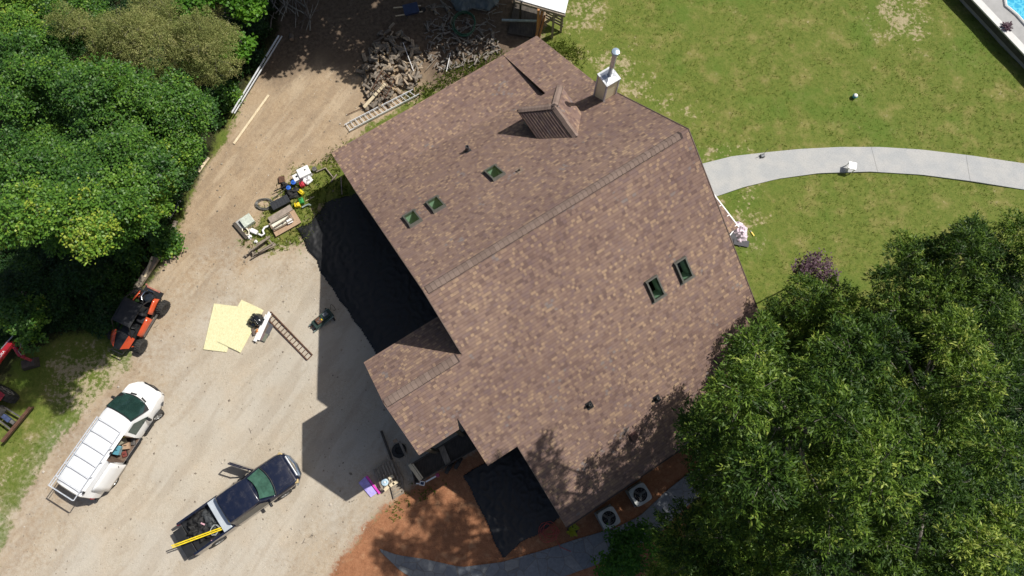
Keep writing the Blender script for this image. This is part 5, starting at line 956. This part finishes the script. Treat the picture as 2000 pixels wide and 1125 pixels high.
board('lumber', 'new yellow two-by-four beside the wider one over the trailer corner', 'lumber', (806, 906), (826, 934), .06, .05, NEWWOOD, z=.97, group='new lumber on the trailer')
board('lumber', 'dark end of lumber running back from the yellow two-by-fours under the eave', 'lumber', (780, 862), (800, 905), .1, .06, OLDWOOD, z=.8)
board('white_pipe', 'white pipe running from the trailer corner to a magenta cap', 'pipe', (832, 941), (852, 930), .07, .06, WHITE, z=.95)
jbox('cap', 'magenta round cap at the end of the white pipe on the trailer', 'cap', (855, 928), .9, (.18, .2, .16), .5, plain('dull_magenta', (.35, .05, .12), .5), bev=.05)
t = thing('work_light', 'small white framed work light on the trailer corner', 'lamp', at(825, 944, .9), R(-10)); m = MB(); m.box((0, 0, .06), (.24, .2, .06)); m.build('housing', WHITE, t); m = MB(); m.box((0, 0, .095), (.16, .13, .01)); m.build('lens', plain('dark_lens', (.02, .04, .09), .1), t); m = MB(); m.bar((-.14, -.04, .05), (-.28, -.06, .05), .05, .04); m.build('bracket', WHITE, t)
t = thing('old_tyre', 'black tyre lying on the gravel under the porch eave', 'tyre', at(780, 880)); m = MB(); m.lathe([(.18, 0), (.3, 0), (.36, .08), (.3, .18), (.18, .18), (.16, .1)], 24); m.build('tread', RUBBER, t, smooth=True)
jbox('wood_block', 'tan wood block in shadow by the old tyre', 'block', (772, 861), .5, (.2, .16, .1), .5, CARD)
# ---- air conditioners
def acu(label, p, rz, scale=1):
    t = thing('air_conditioner', label, 'air conditioner', at(*p), rz, 'air conditioning units'); m = MB(); m.box((0, 0, .04), (.9, .9, .08)); m.build('pad', plain('ac_pad', (.3, .29, .27), .9), t)
    m = MB(); m.box((0, 0, .44), (.76, .76, .72)); [m.box((x_ * .385, y_ * .385, .44), (.06, .06, .72)) for x_ in (1, -1) for y_ in (1, -1)]; m.build('cabinet', plain('ac_beige', (.36, .36, .32), .5, .2), t, bevel=.02)
    m = MB(); ring = 28; vs = []; 
    for i in range(ring): a = 2*math.pi*i/ring; vs.append((.33*math.cos(a), .33*math.sin(a), .83))
    sq = []
    for i in range(ring):
        a = 2*math.pi*i/ring; c_, s_ = math.cos(a), math.sin(a); k = min(.44 / max(abs(c_), abs(s_), 1e-6), .54); sq.append((k*c_, k*s_, .83))
    m.add(vs + sq + [(x, y, .79) for x, y, z in sq] + [(x, y, .70) for x, y, z in vs], [(i, (i+1) % ring, ring + (i+1) % ring, ring + i) for i in range(ring)] + [(ring+i, ring+(i+1) % ring, 2*ring+(i+1) % ring, 2*ring+i) for i in range(ring)] + [(i, 3*ring+i, 3*ring+(i+1) % ring, (i+1) % ring) for i in range(ring)]); m.build('top_cover', plain('ac_top', (.52, .54, .52), .5, .2, .15), t)
    m = MB(); m.lathe([(.33, .805), (.0, .806)], 28); 
    f = MB(); [f.box((.17*math.cos(a), .17*math.sin(a), .812), (.26, .14, .01), rz=a, rx=.3) for a in (0, 2.1, 4.2)]; f.lathe([(.08, .8), (.07, .88)], 14); 
    m.build('well', DARK, t); f.build('fan', plain('fan_grey', (.16, .17, .16), .5, .4), t)
    g = MB(); [g.tube([(r_*math.cos(a), r_*math.sin(a), .845) for a in [2*math.pi*i/24 for i in range(25)]], .006, 4, caps=False) for r_ in (.08, .16, .24, .32)]; [g.bar((0, 0, .85), (.33*math.cos(a), .33*math.sin(a), .845), .01, .008) for a in [i*math.pi/4 for i in range(8)]]; g.build('grille', STEEL, t)
acu('air conditioner between eave and flagstones, the one nearer the big tree', (1245, 965), R(30)); acu('air conditioner between eave and shrub, the one nearer the flower pot', (1185, 1010), R(28))
# red hose, pot
m = MB(); pts = []; o = at(1065, 1038)
for i in range(60): a = i*.55; pts.append((.35*math.cos(a) + .006*i, .5*math.sin(a)*(.6+.4*math.sin(i*.2)), .06 + .003*i))
pts += [(.5, -.3, .05), (.7, -.7, .04), (1.2, -.9, .04)]; m.tube(pts, .014, 5); tag(m.build('red_hose', plain('red_rubber', (.45, .06, .05), .5), None, loc=o, smooth=True), 'tangled red hose on the clay at the foot of the roof corner', 'hose')
t = thing('flower_pot', 'dark pot of yellow and green leaves under the roof corner', 'plant pot', at(1117, 1034)); m = MB(); m.lathe([(.16, 0), (.24, .3), (.25, .34), (.22, .34), (.2, .28)], 18); m.build('pot', BLACKP, t, smooth=True)
m = MB()
for i in range(70):
    a = random.uniform(0, 6.3); r_ = random.uniform(.02, .26); z = .36 + random.uniform(0, .16); d = Vector((math.cos(a), math.sin(a), .3)) * .1; c = Vector((r_*math.cos(a), r_*math.sin(a), z)); s = Vector((-d.y, d.x, 0)) * .4; m.add([c - d, c + s, c + d, c - s], [(0, 1, 2, 3)])
m.build('leaves', mat_leaf('yellow_green_leaf', [(0, (.35, .38, .02)), (1, (.6, .5, .03))]), t)
# ---- lawn things
t = thing('play_ball', 'pale blue ball lying alone on the lawn', 'ball', at(1668, 190)); m = MB(); m.lathe([(.14*math.cos(a), .14 + .14*math.sin(a)) for a in [R(-88 + 176*i/14) for i in range(15)]], 24); m.build('ball', plain('sky_blue_rubber', (.12, .42, .58), .3, 0, .1), t, smooth=True); m = MB(); m.lathe([(.139*math.cos(a) + .003, .14 + .142*math.sin(a)) for a in [R(42 + 46*i/6) for i in range(7)]], 24); m.build('white_panel', WHITE, t, smooth=True)
t = thing('side_table', 'small square white outdoor table standing on the curved path', 'table', at(1657, 331), R(-14)); m = MB(); m.box((0, 0, .5), (.42, .42, .04)); m.build('table_top', WHITE, t, bevel=.01); 
for x_ in (1, -1):
    for y_ in (1, -1): m = MB(); m.box((.17*x_, .17*y_, .26), (.04, .04, .46)); m.build('leg', WHITE, t)
t = thing('path_lantern', 'small dark lantern with a long shadow on the near end of the path', 'lantern', at(1488, 306), .2); m = MB(); m.box((0, 0, .14), (.22, .2, .04)); m.box((0, 0, .02), (.22, .2, .04)); [m.box((x_*.09, y_*.08, .08), (.02, .02, .12)) for x_ in (1, -1) for y_ in (1, -1)]; m.build('frame', BLACKP, t); m = MB(); m.tube([(.06, .06, .15), (.08, .08, .75)], .012, 6); m.build('pole', BLACKP, t); m = MB(); m.box((0, 0, .165), (.17, .15, .01)); m.build('glass', plain('grey_lens', (.2, .22, .24), .2), t)
t = thing('planter', 'dark pot of purple-black flowers on the terrace coping', 'plant pot', at(1955, 62, ZD)); m = MB(); m.lathe([(.15, 0), (.2, .3), (.2, .33), (.16, .33)], 16); m.build('pot', BLACKP, t, smooth=True)
m = MB()
for i in range(160):
    a = random.uniform(0, 6.3); r_ = random.uniform(.02, .3); z = .3 + random.uniform(0, .3); d = Vector((math.cos(a), math.sin(a), .4)) * .09; c = Vector((r_*math.cos(a), r_*math.sin(a), z)); s = Vector((-d.y, d.x, 0)) * .45; m.add([c - d, c + s, c + d, c - s], [(0, 1, 2, 3)])
m.build('leaves', plain('dark_purple_leaf', (.05, .015, .03), .6), t)
# plastic and shingles by the side porch
t = crumple('plastic_wrap', 'crumpled pink and white plastic wrapping beside the side porch', 'wrapping', [(1420, 440), (1442, 432), (1458, 446), (1456, 470), (1440, 476), (1436, 460)], .3, plain('pink_white_film', (.72, .6, .68), .4, 0, .25, 9), .35, 12, 40, 3.5)
board('white_trim', 'broken white trim piece beside the pink wrapping, nearer the roof', 'trim', (1418, 455), (1440, 444), .16, .04, WHITE, z=.2); board('white_trim', 'broken white trim piece standing upright below the pink wrapping', 'trim', (1424, 462), (1434, 448), .05, .04, WHITE, z=.3)
for k, (x, y, r_, lab) in enumerate(((1436, 469, -.6, 'grey shingle piece nearer the roof beside the pink wrapping'), (1448, 474, -.2, 'grey shingle piece farthest out on the grass'), (1430, 461, .2, 'grey shingle piece half under the white trim'))): m = MB(); m.box((0, 0, 0), (.8, .34, .012)); tag(m.build('shingle_piece', plain('offcut_slate', (.09, .09, .1), .9), None, loc=at(x, y, .05 + .02*k), rot=(.05, .04, r_)), lab, 'shingle', 'loose shingles by the side porch')
t = thing('utility_knife', 'small yellow tool lying on the lawn near the side porch', 'tool', at(1470, 457), R(-60)); m = MB(); m.box((0, 0, .02), (.26, .07, .035)); m.build('handle', YELP, t, bevel=.01); m = MB(); m.box((-.16, 0, .02), (.08, .04, .01)); m.build('blade', STEEL, t)
# ---- open shed at the top edge
t = thing('lean_to_shed', 'open timber shed with a white metal roof and orange posts at the top edge', 'shed', at(1060, 30)); o = at(1060, 30)
def s_(x, y, z): return at(x, y, z) - o
m = MB(); m.slab([s_(1000, -4, 2.5), s_(1104, 26, 2.5), s_(1122, -50, 2.7), s_(1010, -80, 2.7)], .06, mi_side=0); m.build('metal_roof', plain('white_sheet_metal', (.85, .86, .87), .6, 0, .03), t)
m = MB(); m.bar(s_(1003, 2, 2.35), s_(1104, 31, 2.35), .1, .16); m.build('eave_beam', OLDWOOD, t)
for x, y, x2, y2, mt in ((1049, 70, 1055, 22, ORWOOD), (1078, 74, 1085, 35, OLDWOOD), (1095, 62, 1098, 28, OLDWOOD), (1016, 42, 1015, 6, DKWOOD)):
    m = MB(); a = at(x, y, 0); m.bar(a - o, Vector((a.x, a.y, 2.4)) - o, .12, .12); m.build('post', mt, t)
m = MB(); m.bar(s_(1046, 76, .15), s_(1062, 12, 1.9), .12, .12); m.bar(s_(1052, 78, .1), s_(1064, 30, 1.4), .1, .08); m.build('brace', ORWOOD, t); m = MB(); m.bar(s_(1062, 46, .9), s_(1092, 28, 2.2), .08, .12); m.build('brace', OLDWOOD, t)
m = MB(); [m.bar(s_(1066, 34 - i*5, .3 + .22*i), s_(1100, 52 - i*6, .3 + .22*i), .03, .14) for i in range(9)]; m.build('slatted_wall', OLDWOOD, t)
m = MB(); m.bar(s_(1000, 30, .1), s_(1060, 40, .1), 2.4, .05); m.build('shed_floor', DKWOOD, t)
board('gutter_pipe', 'blue-grey pipe lying level from the brush to the orange post', 'pipe', (980, 40), (1048, 42), .1, .09, plain('bluish_pipe', (.45, .52, .56), .4, .3), z=.6)
for k in range(46):
    x, y = random.uniform(850, 990), random.uniform(5, 85); a = random.gauss(2.6, .7); L = random.uniform(.4, 1.3); p = at(x, y, random.uniform(.04, .25)); m = MB(); pts = [(0, 0, 0)]
    for i in range(3): a += random.gauss(0, .2); pts.append((pts[-1][0] + math.cos(a)*L/3, pts[-1][1] + math.sin(a)*L/3, pts[-1][2] + random.gauss(0, .03)))
    r_ = random.uniform(.012, .035); m.tube(pts, [r_, r_*.85, r_*.7, r_*.4], 6); tag(m.build('branch', LIMB, None, loc=p), 'bare grey branch lying between the kindling heap and the open shed', 'branch', 'branches by the shed')
# twigs fallen on the drive
for k, (x, y, a) in enumerate(((590, 1062, .8), (490, 846, 1.7), (603, 1050, .5), (300, 640, .3))):
    m = MB(); m.tube([(0, 0, .01), (.1*math.cos(a), .1*math.sin(a), .03), (.28*math.cos(a+.3), .28*math.sin(a+.3), .015)], .007, 5); m.tube([(.1*math.cos(a), .1*math.sin(a), .03), (.2*math.cos(a-.6), .2*math.sin(a-.6), .02)], .005, 4); tag(m.build('twig', BARK, None, loc=at(x, y)), ('dry twig on the pale gravel right of the pickup bed', 'lone twig standing out on the gravel above the pickup', 'second dry twig right of the pickup', 'twig on the dirt beside the buggy')[k], 'twig', 'fallen twigs')
# ------------------------------------------------------------------ trees
LIMB2 = wood('grey_limb', (.09, .08, .065), (.2, .185, .16), 5, 8)
def rand_dir(n, zmin=-1.0):
    z = rng.uniform(zmin, 1, n); a = rng.uniform(0, 2*np.pi, n); r = np.sqrt(1 - z*z); return np.stack([r*np.cos(a), r*np.sin(a), z], 1)
def norm(v): return v / np.maximum(np.linalg.norm(v, axis=1, keepdims=True), 1e-6)
def leaves(clumps, per_m2, k, L, Wd, spread, style, lv0=.5, org=(0, 0, 0)):
    C = []; D = []; T = []
    for x, y, z, r, tone in clumps:
        n = max(6, int(per_m2 * 4 * r * r * .9)); d = rand_dir(n, -.35); lob = 1 + .22 * np.sin(d[:, 0]*3.1 + x*2) * np.cos(d[:, 1]*2.7 + y*3); rr = r * lob * np.where(rng.uniform(0, 1, n) < .72, rng.uniform(.78, 1, n), rng.uniform(.25, .8, n)); s = 1 + .18 * np.sin(d[:, 0]*5 + x) * np.cos(d[:, 1]*4 + y)
        C.append(np.stack([x + d[:, 0]*rr*s, y + d[:, 1]*rr*s, z + d[:, 2]*rr*.72*s], 1)); D.append(d); T.append(np.full(n, tone))
    C = np.concatenate(C); D = np.concatenate(D); T = np.concatenate(T) + rng.normal(0, .2, len(C)); n = len(C)
    # twig axis: outward and a bit upwards (or drooping)
    if style == 'spray': ax = norm(D * .9 + rng.normal(0, .45, D.shape) + np.array([0, 0, .15]))
    elif style == 'needle': ax = norm(D * .4 + rng.normal(0, .5, D.shape) + np.array([0, 0, .5]))
    else: ax = norm(D * .7 + rng.normal(0, .4, D.shape) + np.array([0, 0, .1]))
    Cc = np.repeat(C, k, 0); A = np.repeat(ax, k, 0); m = n * k; t = np.tile(np.linspace(-.5, .9, k), n)
    pos = Cc + A * (t * spread)[:, None] + rng.normal(0, spread * (.13 if style == 'spray' else .3), (m, 3)); rnd_ = rng.normal(0, 1, (m, 3))
    if style == 'spray':
        pos[:, 2] -= .35 * spread * np.maximum(t, 0) ** 2; la = norm(A * .75 + rnd_ * .62 + np.array([0, 0, -.1])); up_ = norm(rng.normal(0, .55, (m, 3)) + np.array([0, 0, .8]))
    elif style == 'needle': la = norm(A * .5 + rnd_); up_ = norm(rng.normal(0, 1, (m, 3)))
    else: la = norm(rnd_ * np.array([1, 1, .4])); up_ = norm(rng.normal(0, .4, (m, 3)) + np.array([0, 0, 1]))
    sd = norm(np.cross(la, up_)); l = L * rng.uniform(.65, 1.3, m); w_ = Wd * rng.uniform(.7, 1.25, m)
    o = np.array(org); P0 = pos - o; P1 = pos + la*(l*.5)[:, None] + sd*(w_*.5)[:, None] - o; P2 = pos + la*l[:, None] + np.array([0, 0, -1.0]) * (l*.18)[:, None] - o; P3 = pos + la*(l*.5)[:, None] - sd*(w_*.5)[:, None] - o
    V = np.stack([P0, P1, P2, P3], 1).reshape(-1, 3); Fq = np.arange(4*m).reshape(-1, 4); lv = np.clip(np.repeat(T, k) * .8 + .1 + rng.normal(0, .07, m) + .12 * np.maximum(t, 0) * (style == 'spray'), 0, 1)
    return V, Fq, np.repeat(lv, 4)
OAK = mat_leaf('willow_oak_leaf', [(0, (.014, .037, .008)), (.35, (.034, .075, .012)), (.6, (.08, .145, .018)), (.84, (.16, .245, .034)), (1, (.34, .40, .085))], .22, .22)
BRD = mat_leaf('broad_leaf', [(0, (.026, .08, .016)), (0.35, (.045, .12, .016)), (.62, (.09, .20, .022)), (.88, (.165, .285, .03)), (1, (.30, .37, .045))], .22, .4)
BRT = mat_leaf('bright_maple_leaf', [(0, (.035, .11, .012)), (.5, (.08, .21, .02)), (1, (.17, .34, .035))], .4, .35)
OLV = mat_leaf('olive_cedar_leaf', [(0, (.12, .16, .045)), (.5, (.25, .28, .095)), (1, (.40, .38, .16))], .2, .15)
PLUM = mat_leaf('plum_leaf', [(0, (.04, .02, .035)), (.5, (.09, .048, .07)), (1, (.19, .12, .15))], .3, .3)
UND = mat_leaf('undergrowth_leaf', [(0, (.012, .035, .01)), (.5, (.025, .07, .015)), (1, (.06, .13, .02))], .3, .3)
def tree(name, label, cat, group, cpx, Rpx, ztop, drop, nclump, cr, leafmat, barkmat, style, per_m2, k, L, Wd, spread, seed, clip=None, base=None, limbs=True, tone=.5, world=None, kb=.95, sep=1.15, vz=2.5):
    q = random.Random(seed); cl = []
    if world: cw_ = Vector(world)
    else: cw_ = at(*cpx, ztop - drop * .5)
    sc = F * 1.0 / (H - ztop + drop * .5); Rm = Rpx / sc if not world else Rpx; i = 0
    while len(cl) < nclump and i < nclump * 30:
        i += 1; a = q.uniform(0, 6.28); r_ = Rm * math.sqrt(q.random()); z = ztop - drop * (r_/Rm) ** 2 - q.uniform(0, 1) ** 2 * vz - cr * .5
        x, y = cw_.x + r_*math.cos(a), cw_.y + r_*math.sin(a)
        if clip is not None:
            u, v = px_of(x, y, z)
            if not inpoly(clip, (u, v)): continue
        if any((x-c[0])**2 + (y-c[1])**2 + (z-c[2])**2 * .5 < (cr*sep)**2 for c in cl): continue
        cl.append((x, y, z, cr * q.uniform(.7, 1.2), min(1, max(0, tone + q.gauss(0, .19)))))
    if not cl: return
    mx = sum(c[0] for c in cl) / len(cl); my = sum(c[1] for c in cl) / len(cl)
    mz = sum(c[2] for c in cl) / len(cl); kx = 1 + kb * (H / (H - mz) - 1); bx, by = (mx * kx, my * kx) if not world else (mx, my); t = thing(name, label, cat, (bx, by, 0), 0, group)
    V, Fq, lv = leaves(cl, per_m2, k, L, Wd, spread, style, org=(bx, by, 0)); npmesh('crown', V, Fq, leafmat, dict(lv=lv), t)
    zl = min(c[2] for c in cl) - .3; tr_ = .023 * ztop ** .9 * (.35 if cr < .5 else 1); m = MB(); zt = (zl + ztop) / 2
    ex_, ey_ = mx - bx, my - by; m.tube([(0, 0, -.2), (ex_*.4 + .05, ey_*.4 + .03, zt * .4), (ex_*.75 - .05, ey_*.75 + .06, zt * .75), (ex_, ey_, zt)], [tr_ * 1.25, tr_, tr_ * .8, tr_ * .3], 10); m.build('trunk', barkmat, t, smooth=True)
    if limbs:
        m = MB()
        for c in cl:
            e = Vector((c[0] - bx, c[1] - by, c[2])); h0 = q.uniform(.55, .95) * zt; s0 = Vector(((mx-bx) * h0/zt, (my-by) * h0/zt, h0)); mid = s0.lerp(e, .5) + Vector((q.gauss(0, .15), q.gauss(0, .15), -.25))
            m.tube([s0, mid, e], [tr_*.22, tr_*.13, tr_*.045], 6)
            for _ in range(5):
                d = Vector((q.gauss(0, 1), q.gauss(0, 1), q.uniform(.1, 1))).normalized() * c[3]; m.tube([e, e + d*.5 + Vector((0, 0, .05)), e + d * 1.02], [tr_*.045, tr_*.03, .005], 5)
        m.build('limb', LIMB2, t)
    return t
RCLIP = [(1500, 635), (1550, 580), (1630, 565), (1715, 535), (1755, 485), (1820, 475), (1860, 480), (1920, 445), (2000, 420), (2300, 330), (2300, 1400), (1230, 1400), (1250, 1145), (1300, 1065), (1325, 1010), (1380, 955), (1410, 910), (1362, 885), (1358, 815), (1425, 775), (1422, 700), (1455, 665)]
OA = dict(leafmat=OAK, barkmat=BARK, style='spray', per_m2=62, k=17, L=.155, Wd=.042, spread=.26)
for i, (c, r_, zt, dp, n, kb, lab) in enumerate((((1565, 705), 160, 7.4, 2.0, 20, .6, 'willow-leaved oak hanging over the right roof eave corner'), ((1490, 860), 150, 12, 4, 20, .7, 'willow-leaved oak whose crown reaches farthest left over the roof'),
        ((1615, 822), 205, 20.5, 3.5, 27, .7, 'tallest willow-leaved oak in the middle of the lower right trees'), ((1850, 565), 165, 12, 4.5, 18, .5, 'oak with drooping dark leaves standing on the lawn edge below the curved path'),
        ((1985, 490), 110, 12, 4, 9, .5, 'oak crown cut by the right edge just below the curved path'), ((1880, 740), 190, 16, 5.5, 18, .7, 'oak crown at the right edge level with the pallid branch gap'),
        ((1880, 960), 210, 18, 4.5, 20, .7, 'oak crown filling the bottom right corner'), ((1660, 1080), 190, 16.5, 4, 20, .7, 'oak crown at the bottom edge right of the leafy shrub'), ((1450, 1050), 155, 12, 4, 18, .7, 'darker oak crown over the flagstones next to the air conditioners'), ((1600, 600), 70, 7.6, 1.6, 10, .3, 'small oak crown beside the purple plum'), ((2000, 640), 90, 14, 3, 8, .6, 'oak crown cut by the right edge halfway down the photo'), ((1740, 690), 110, 11, 3, 9, .6, 'thin oak crown behind the pallid branch gap'))):
    tree('oak_tree', lab, 'tree', 'trees right of the house', c, r_, zt, dp, n, .86, seed=100 + i, clip=RCLIP, tone=.42, sep=1.8, vz=3.6, **OA)
tree('shrub', 'bright green leafy shrub between the flagstones and the air conditioner', 'shrub', None, (1258, 1098), 66, 3.2, 1.6, 12, .5, BRT, BARK, 'broad', 50, 10, .13, .10, .25, 130, tone=.22, sep=.6, vz=.6)
tree('plum_tree', 'purple-leaved plum sticking up above the oaks on the lawn', 'tree', None, (1602, 532), 34, 6.0, 1.2, 7, .42, PLUM, BARK, 'broad', 40, 10, .12, .08, .25, 131, tone=.6, sep=.7, vz=.6)
LCLIP = [(-300, 60), (40, 70), (130, 120), (215, 140), (300, 175), (370, 185), (388, 215), (382, 245), (365, 270), (350, 305), (330, 350), (290, 410), (285, 430), (245, 435), (200, 450), (150, 455), (60, 440), (-20, 450), (-300, 500)]
BR = dict(leafmat=BRD, barkmat=BARK, style='broad', per_m2=62, k=16, L=.105, Wd=.08, spread=.3)
for i, (c, r_, zt, dp, n, lab) in enumerate((((60, 150), 130, 11, 3, 14, 'green broadleaf tree at the left edge below the brown-tinged cedars'), ((210, 215), 125, 11.5, 3, 16, 'green broadleaf tree between the cedars and the middle of the left wood'), ((365, 215), 115, 9.5, 3, 15, 'green broadleaf tree leaning over the long metal channels'),
        ((50, 330), 130, 12, 3, 14, 'green broadleaf tree at the left edge in the middle of the wood'), ((200, 350), 130, 13, 3, 16, 'tallest broadleaf tree in the middle of the left wood'), ((310, 340), 110, 8.8, 3, 15, 'green broadleaf tree bordering the dirt track'),
        ((60, 440), 120, 15, 2.5, 14, 'yellowish green tree at the left edge above the dark understorey'), ((165, 425), 85, 14.5, 2.5, 11, 'yellow-tipped tree above the dark understorey and the buggy'))):
    tree('broadleaf_tree', lab, 'tree', 'broadleaf trees of the left wood', c, r_, zt, dp, n + 8, .72, seed=200 + i, clip=LCLIP, tone=.47 if i < 6 else .54, sep=1.3, vz=3.0, **BR)
CE = dict(leafmat=OLV, barkmat=BARK, style='needle', per_m2=75, k=16, L=.10, Wd=.022, spread=.16)
for i, (c, r_, zt, n, lab) in enumerate((((385, 75), 66, 8.5, 16, 'round olive-brown cedar nearest the bright maple'), ((255, 75), 70, 9, 14, 'olive-brown cedar in the middle of the three'), ((140, 50), 60, 9, 9, 'olive-brown cedar at the top left, leftmost of the three'), ((320, 5), 60, 8, 8, 'olive-brown cedar cut by the top edge'))):
    tree('cedar_tree', lab, 'tree', 'olive-brown cedars', c, r_, zt, 2.2, n, .75, seed=300 + i, tone=.5, sep=.8, vz=1.0, **CE)
tree('maple_tree', 'bright yellow-green maple at the top edge right of the cedar', 'tree', None, (415, 5), 85, 7.5, 3, 15, .75, BRT, BARK, 'broad', 32, 10, .17, .15, .28, 320, tone=.55, sep=.9, vz=1.2)
tree('broadleaf_tree', 'dark green tree in the top left corner', 'tree', 'broadleaf trees of the left wood', (20, 10), 110, 10, 3, 12, 1.0, seed=321, tone=.35, **BR)
# low bushes in the shade and along the wood edge
bs = [((246, 492), 22, .9, 'small bush left of the weathered timber, above the buggy'), ((215, 612), 36, 1.4, 'dark bush left of the buggy roof'), ((314, 466), 16, 1.2, 'bush touching the dirt track below the left wood'), ((40, 555), 70, 3.5, 'dark bush at the left edge of the understorey'), ((150, 560), 75, 3.0, 'dark bush in the middle of the understorey'), ((212, 548), 28, 1.3, 'dark bush right in the understorey near the timber'), ((30, 625), 45, 3.2, 'yellow-green bush at the left edge above the red boom'), ((436, 182), 24, 1.0, 'low bush beside the long metal channels'), ((478, 105), 22, 1.0, 'low dark bush at the top of the metal channels')]
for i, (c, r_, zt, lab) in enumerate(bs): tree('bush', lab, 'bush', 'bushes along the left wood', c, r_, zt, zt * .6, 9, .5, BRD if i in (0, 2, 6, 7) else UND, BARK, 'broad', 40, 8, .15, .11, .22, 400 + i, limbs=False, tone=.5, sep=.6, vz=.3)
# undergrowth carpet: nobody could count it
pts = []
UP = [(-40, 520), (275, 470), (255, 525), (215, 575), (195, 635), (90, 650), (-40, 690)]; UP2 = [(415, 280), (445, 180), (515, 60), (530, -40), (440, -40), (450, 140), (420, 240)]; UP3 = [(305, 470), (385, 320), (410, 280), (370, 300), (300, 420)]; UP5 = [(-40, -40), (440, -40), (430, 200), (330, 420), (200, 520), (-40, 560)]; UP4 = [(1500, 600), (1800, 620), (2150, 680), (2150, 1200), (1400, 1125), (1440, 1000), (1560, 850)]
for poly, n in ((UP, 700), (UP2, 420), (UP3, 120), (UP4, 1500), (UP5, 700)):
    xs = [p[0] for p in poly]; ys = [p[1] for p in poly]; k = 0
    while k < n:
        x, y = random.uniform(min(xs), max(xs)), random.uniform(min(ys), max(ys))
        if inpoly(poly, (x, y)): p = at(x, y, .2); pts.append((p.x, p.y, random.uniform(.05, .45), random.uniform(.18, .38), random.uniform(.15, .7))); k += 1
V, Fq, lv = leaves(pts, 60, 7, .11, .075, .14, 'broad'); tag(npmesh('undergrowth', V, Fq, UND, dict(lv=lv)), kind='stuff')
# trees just beyond the top edge; their shade falls on the track and the wood piles
for i, (p, r_, zt, lab) in enumerate((((-5.0, 28.6, 9), 4.2, 12, 'tall tree just beyond the top edge, shading the brush pile'), ((.6, 29.2, 9), 3.2, 11.5, 'tall tree just beyond the top edge, shading the firewood'), ((-10.8, 28.0, 8), 3.6, 11, 'tree just beyond the top edge, above the dark undergrowth'))):
    tree('broadleaf_tree', lab, 'tree', 'trees beyond the top edge', None, r_, zt, 3, 26, 1.25, BRD, BARK, 'broad', 14, 12, .26, .2, .4, 500 + i, world=p, tone=.5, sep=.7)
print('faces', sum(len(m.polygons) for m in bpy.data.meshes), 'objects', len(bpy.data.objects))
